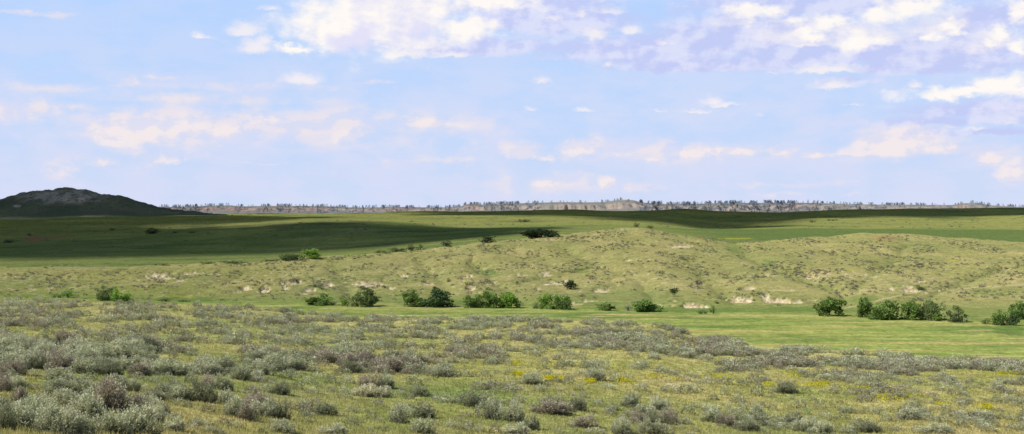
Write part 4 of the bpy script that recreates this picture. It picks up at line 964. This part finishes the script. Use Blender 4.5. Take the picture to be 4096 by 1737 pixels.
# ------------------------------------------------------------------ sky
def make_world():
    w = bpy.data.worlds.new('World'); SC.world = w; w.use_nodes = True
    nt = w.node_tree; N, L_ = nt.nodes, nt.links; N.clear()
    out = N.new('ShaderNodeOutputWorld'); bg = N.new('ShaderNodeBackground'); bg.inputs['Strength'].default_value = .10
    L_.new(bg.outputs[0], out.inputs[0])
    def sock(v, inp):
        if isinstance(v, (int, float)): inp.default_value = v
        elif isinstance(v, tuple): inp.default_value = v
        else: L_.new(v, inp)
    def M(op, a, b=None, c=None, clamp=False):
        n = N.new('ShaderNodeMath'); n.operation = op; n.use_clamp = clamp
        for i, v in enumerate((a, b, c)):
            if v is not None: sock(v, n.inputs[i])
        return n.outputs[0]
    def V(op, a, b=None, c=None):
        n = N.new('ShaderNodeVectorMath'); n.operation = op
        for i, v in enumerate((a, b, c)):
            if v is not None: sock(v, n.inputs[i])
        return n.outputs['Value'] if op in ('LENGTH', 'DOT_PRODUCT') else n.outputs[0]
    def noise(vec, scale, detail, rough=.55, color=False):
        n = N.new('ShaderNodeTexNoise'); n.noise_dimensions = '2D'; n.inputs['Scale'].default_value = scale; n.inputs['Detail'].default_value = detail; n.inputs['Roughness'].default_value = rough
        L_.new(vec, n.inputs['Vector']); return n.outputs['Color' if color else 'Fac']
    def smooth(v, a, b, lo=0.0, hi=1.0):
        n = N.new('ShaderNodeMapRange'); n.interpolation_type = 'SMOOTHSTEP'; sock(v, n.inputs[0])
        for i, q in enumerate((a, b, lo, hi)): sock(q, n.inputs[i+1])
        return n.outputs[0]
    def mixc(f, a, b):
        n = N.new('ShaderNodeMix'); n.data_type = 'RGBA'; n.clamp_factor = True
        sock(f, n.inputs[0]); sock(a, n.inputs[6]); sock(b, n.inputs[7]); return n.outputs[2]
    sky = N.new('ShaderNodeTexSky'); sky.sky_type = 'NISHITA'; sky.sun_disc = False
    sky.sun_elevation = SUN_EL; sky.sun_rotation = math.atan2(SUN.x, SUN.y); sky.air_density = 1.0; sky.dust_density = .6; sky.ozone_density = 1.5
    tc = N.new('ShaderNodeTexCoord'); sp = N.new('ShaderNodeSeparateXYZ'); L_.new(tc.outputs['Generated'], sp.inputs[0])
    az = M('ARCTAN2', sp.outputs[0], sp.outputs[1]); el = M('ARCSINE', sp.outputs[2])
    cb = N.new('ShaderNodeCombineXYZ'); L_.new(M('MULTIPLY', az, F), cb.inputs[0]); L_.new(M('MULTIPLY', el, F), cb.inputs[1])
    P = cb.outputs[0]                                   # azimuth and elevation in thousandths and a half of a radian
    elp = M('MULTIPLY', el, F)
    # clear air: pale near the horizon, blue above
    S = 10.0
    low, mid, high = (.62*S, .715*S, .93*S, 1), (.53*S, .69*S, .98*S, 1), (.47*S, .66*S, 1.0*S, 1)
    air = mixc(smooth(elp, 0, 110), low, mid); air = mixc(smooth(elp, 90, 215), air, high)
    base = mixc(smooth(elp, 230, 620), air, sky.outputs[0])
    base = mixc(smooth(M('ABSOLUTE', az), .9, 1.6), base, sky.outputs[0])
    # warped coordinates so that cloud edges billow
    w1 = V('SUBTRACT', noise(V('MULTIPLY', P, (1.0, 1.8, 1)), .021, 5, .6, True), (.5, .5, .5))
    w2 = V('SUBTRACT', noise(V('MULTIPLY', P, (1.0, 1.5, 1)), .085, 4, .6, True), (.5, .5, .5))
    Q = V('ADD', P, V('ADD', V('MULTIPLY', w1, (44, 22, 0)), V('MULTIPLY', w2, (16, 9, 0))))
    Qs = V('ADD', P, V('ADD', V('MULTIPLY', w1, (60, 12, 0)), V('MULTIPLY', w2, (16, 5, 0))))
    def conv(X, Y):
        dx, dz = (X-CX)/F, (HY-Y)/F; l = math.sqrt(1+dx*dx+dz*dz)
        return math.atan(dx)*F, math.asin(dz/l)*F
    def field(lst, q, grow=1.0, boost=0.0, flat=False):
        acc = None
        for X, Y, rx, ry, s in lst:
            rx, ry, s = rx*grow, ry*grow, s+boost
            cx, cy = conv(X, Y+(ry*.32 if flat else 0))
            if flat: ry *= 1.18
            d_ = V('MULTIPLY_ADD', q, (1/rx, 1/ry, 0), (-cx/rx, -cy/ry, 0))
            if flat: d_ = V('MAXIMUM', d_, V('MULTIPLY', d_, (-1, -2.6, 1)))
            v = M('SUBTRACT', s, V('LENGTH', d_))
            acc = v if acc is None else M('SMOOTH_MAX', acc, v, .18)
        return acc
    l, r_ = (lambda x, y, a, b, s=1: (x/5.03, y/5.03, a/5.03, b/5.03, s)), (lambda x, y, a, b, s=1: (512+x/5.03, y/5.03, a/5.03, b/5.03, s))
    WH = [l(1930,40,330,190,1.35), l(1800,150,330,95,1.25), l(1640,205,150,50,1.05), l(1500,245,150,26,.85), l(2350,140,190,72,1.15), l(2450,0,300,55,1.1),
          r_(1230,55,130,46,1.0), r_(1400,110,150,44,.9), r_(1620,105,130,48,.95), r_(1720,205,190,52,.95), r_(1500,165,130,36,.8), r_(2030,20,170,60,1.1), r_(1850,75,110,46,.9), r_(2130,185,80,26,.9), r_(2220,130,70,40,.9), r_(2440,170,70,56,.9), r_(2360,230,60,30,.8), r_(2540,245,60,42), r_(2545,70,60,60), r_(2280,470,270,32,1.05), r_(2470,432,120,58,1.15), r_(2560,470,120,30,1.05), r_(2140,485,120,16,.9)]
    PF = [l(2040,268,130,28), l(2270,272,140,22), l(1290,235,85,42,1.1), l(1225,150,95,42,1.05), l(1330,200,50,40), l(1000,178,36,28,1.1), l(1040,190,50,16,.8), l(1370,35,80,22,.8), l(1520,392,105,36,.95),
          r_(1400,150,300,90,.72), r_(1750,150,330,100,.78), r_(2100,110,300,100,.72), r_(2420,190,220,110,.72), r_(1150,90,200,70,.6), r_(1480,222,100,18,.8), r_(1560,350,210,26), r_(1640,422,115,30,1.05), r_(2260,110,60,40,.9), r_(2020,422,45,26,.9), r_(400,165,115,40,.85), r_(580,147,60,34,.95), r_(490,50,95,34,.8), r_(220,75,90,26,.65), r_(350,60,60,30,.7), r_(760,210,70,26,.7), r_(490,320,30,22,.8), r_(1005,510,55,32,.95), r_(1050,525,110,18,.85), r_(930,552,130,14,.75), r_(1700,522,100,10,.7), r_(100,540,55,18,.7), r_(350,552,65,17,.8), r_(140,400,65,26,.65), r_(2200,620,60,34,.6), r_(2330,640,100,24,.6), r_(2500,610,60,30,.6), r_(730,555,60,16,.6), r_(1240,570,70,22,.5), r_(1310,355,50,16,.7)]
    PC = [r_(60,765,75,48), r_(150,790,70,18,.8), r_(330,735,105,52,1.05), r_(1900,730,190,62,1.1), r_(2010,690,150,66,1.1), r_(1740,768,150,16,.9), r_(2160,750,160,30,.8), r_(1150,760,90,26), r_(1330,757,60,28), r_(880,770,100,24), r_(1010,757,70,26), r_(700,800,50,18,.7), r_(560,765,110,18,.75), r_(2390,790,60,42), r_(2530,860,90,60), r_(480,925,50,32,.8), r_(630,945,85,34,.85), r_(160,915,130,32,.7), r_(1520,776,50,11,.8), l(600,670,120,80,1.1), l(760,650,140,66,1.05), l(920,640,150,52,1.05), l(1120,660,90,34), l(1330,600,160,30,.8), l(1740,690,110,44,.8), l(2180,620,180,36,.8), l(500,815,70,32,.75), l(860,800,90,40,.8), l(350,860,50,50,.6)]
    SH = [r_(950,318,430,40,1.15), r_(700,240,430,90,1.05), r_(1500,300,300,36,1.05), r_(1200,170,520,120,1.1), r_(1750,270,620,60,1.05), r_(1500,20,620,60,1.05), r_(2150,290,420,90), r_(2380,90,240,80), r_(230,70,420,110,1.05), r_(2200,200,420,130,.9), r_(1900,330,300,40,.9), l(2400,230,420,55), l(2250,30,300,60,.7), r_(2350,540,380,42,.9), r_(2250,600,420,40,.8), r_(2400,660,320,24,.9), r_(1700,400,260,40,.5)]
    PK = [l(800,640,310,95,1.1), l(620,650,130,85,1.15), l(1100,620,420,80,1.0), l(1700,640,420,85,1.0), l(2100,630,340,60,.9), l(820,790,140,50,.9), l(500,810,90,34,.7), l(300,535,420,36,.95), l(1000,500,640,36,.8), l(-100,560,500,55,1), l(340,860,70,70,.65), l(650,405,60,20,.9), l(1910,415,80,15,.9), l(830,390,80,14,.6), l(1320,818,90,10,.6),l(2350,730,100,36,.6), l(2250,800,220,26,.6), l(1930,820,90,34,.5), l(60,60,240,14,.8), l(250,440,300,24,.6), l(1300,440,700,30,.5),
          r_(60,758,75,44), r_(330,742,115,52,1.05), r_(160,788,50,20,.9), r_(700,745,250,32), r_(850,765,200,42,1.0), r_(1150,757,190,30,1.05), r_(1330,757,60,26,1.05), r_(1520,775,55,12,.9), r_(1900,725,210,62,1.1), r_(2020,690,150,62,1.1), r_(2150,750,420,34,.9), r_(2390,788,75,42,.9), r_(2530,850,100,55,1), r_(200,915,300,62,.8), r_(630,945,95,36,.9), r_(480,922,55,32,.9), r_(1330,975,130,14,.6), r_(1730,985,60,22,.6), r_(1300,930,500,22,.5), r_(2420,560,200,60,.5)]
    n1 = noise(V('MULTIPLY', P, (1.0, 1.6, 1)), .026, 7, .56)
    n1b = noise(V('MULTIPLY', V('ADD', P, (-7, 6, 0)), (1.0, 1.6, 1)), .026, 7, .56)
    relief = M('SUBTRACT', n1, n1b)
    nA = M('SUBTRACT', n1, .5)
    nS = M('SUBTRACT', noise(V('MULTIPLY', P, (1.0, 2.6, 1)), .013, 7, .58), .5)
    fP = smooth(M('ADD', field(PK, Qs, 1.3, .16), M('MULTIPLY', M('ADD', nS, M('MULTIPLY', nA, .5)), 1.2)), -.1, 1.05)
    fS = smooth(M('ADD', field(SH, Qs, 1.15, .36, True), M('MULTIPLY', nS, 1.0)), .0, .9)
    fW = smooth(M('ADD', field(WH, Q, 1.04, .16), M('MULTIPLY', nA, 1.5)), -.04, .88)
    Qf = V('ADD', P, V('ADD', V('MULTIPLY', w1, (13, 7, 0)), V('MULTIPLY', w2, (12, 9, 0))))
    fF = smooth(M('ADD', field(PF, Qf, 1.25, .1, True), M('MULTIPLY', nA, 1.1)), -.02, 1.0)
    fC = smooth(M('ADD', field(PC, Qf, 1.12, .14, True), M('MULTIPLY', nA, 1.35)), -.03, .75)
    veil = smooth(M('ADD', nS, M('MULTIPLY', nA, .25)), -.24, .16, 0, .72)
    lowveil = M('MULTIPLY', veil, smooth(elp, 60, 190, 1, .35))
    pink0, pink1 = (.72*S, .735*S, .90*S, 1), (.865*S, .79*S, .83*S, 1)
    pk = mixc(smooth(M('ADD', M('MULTIPLY', relief, 2.2), M('ADD', nS, M('MULTIPLY', nA, .8))), -.25, .22), pink0, pink1)
    sh = mixc(smooth(M('ADD', M('MULTIPLY', relief, 1.4), M('ADD', M('MULTIPLY', nA, .6), nS)), -.22, .30), (.555*S, .605*S, .92*S, 1), (.735*S, .755*S, .955*S, 1))
    toward = V('ADD', Q, (-7, 13, 0))
    n1c = noise(V('MULTIPLY', V('ADD', P, (-7, 13, 0)), (1.0, 1.6, 1)), .026, 7, .56)
    occ = M('ADD', field(WH, toward, 1.04, .10), M('MULTIPLY', M('SUBTRACT', n1c, .5), 2.6))
    lit = M('ADD', smooth(occ, 1.5, .30), M('MULTIPLY', relief, 1.5), None, True)
    wh = mixc(lit, (.77*S, .765*S, .945*S, 1), (1.0*S, .955*S, .915*S, 1))
    c = mixc(lowveil, base, (.70*S, .735*S, .93*S, 1))
    c = mixc(M('MULTIPLY', fP, .84), c, pk)
    c = mixc(M('MULTIPLY', fC, .68), c, mixc(smooth(M('ADD', M('MULTIPLY', relief, 2.4), nA), -.22, .16), (.80*S, .765*S, .86*S, 1), (.93*S, .84*S, .84*S, 1)))
    c = mixc(M('MULTIPLY', fS, .90), c, sh)
    c = mixc(M('MULTIPLY', fF, .8), c, (.95*S, .89*S, .90*S, 1))
    c = mixc(fW, c, wh)
    front = smooth(M('ABSOLUTE', az), .55, .95, 1, 0)
    upper = smooth(elp, 260, 520, 1, 0)
    c = mixc(M('MULTIPLY', front, upper), base, c)
    L_.new(c, bg.inputs['Color'])
make_world()

# ------------------------------------------------------------------ sun and camera
sl = bpy.data.lights.new('sun', 'SUN'); sl.energy = 5.0; sl.angle = math.radians(.5); sl.color = (1, .95, .86)
so = bpy.data.objects.new('sun', sl); link(so); so.rotation_euler = SUN.to_track_quat('Z', 'Y').to_euler(); so.location = (0, 0, 60)
cam = bpy.data.cameras.new('camera'); cam.sensor_width = 36; cam.lens = 36*F/1024; cam.clip_start = .2; cam.clip_end = 80000
cam.shift_y = (HY-217.0)/1024
co_ = bpy.data.objects.new('camera', cam); link(co_); co_.location = (0, 0, 0); co_.rotation_euler = (math.radians(90), 0, 0)
SC.camera = co_
SC.view_settings.view_transform = 'Standard'; SC.view_settings.look = 'None'; SC.view_settings.exposure = 0; SC.view_settings.gamma = 1
SC.render.engine = 'CYCLES'; SC.cycles.max_bounces = 5; SC.cycles.transparent_max_bounces = 12
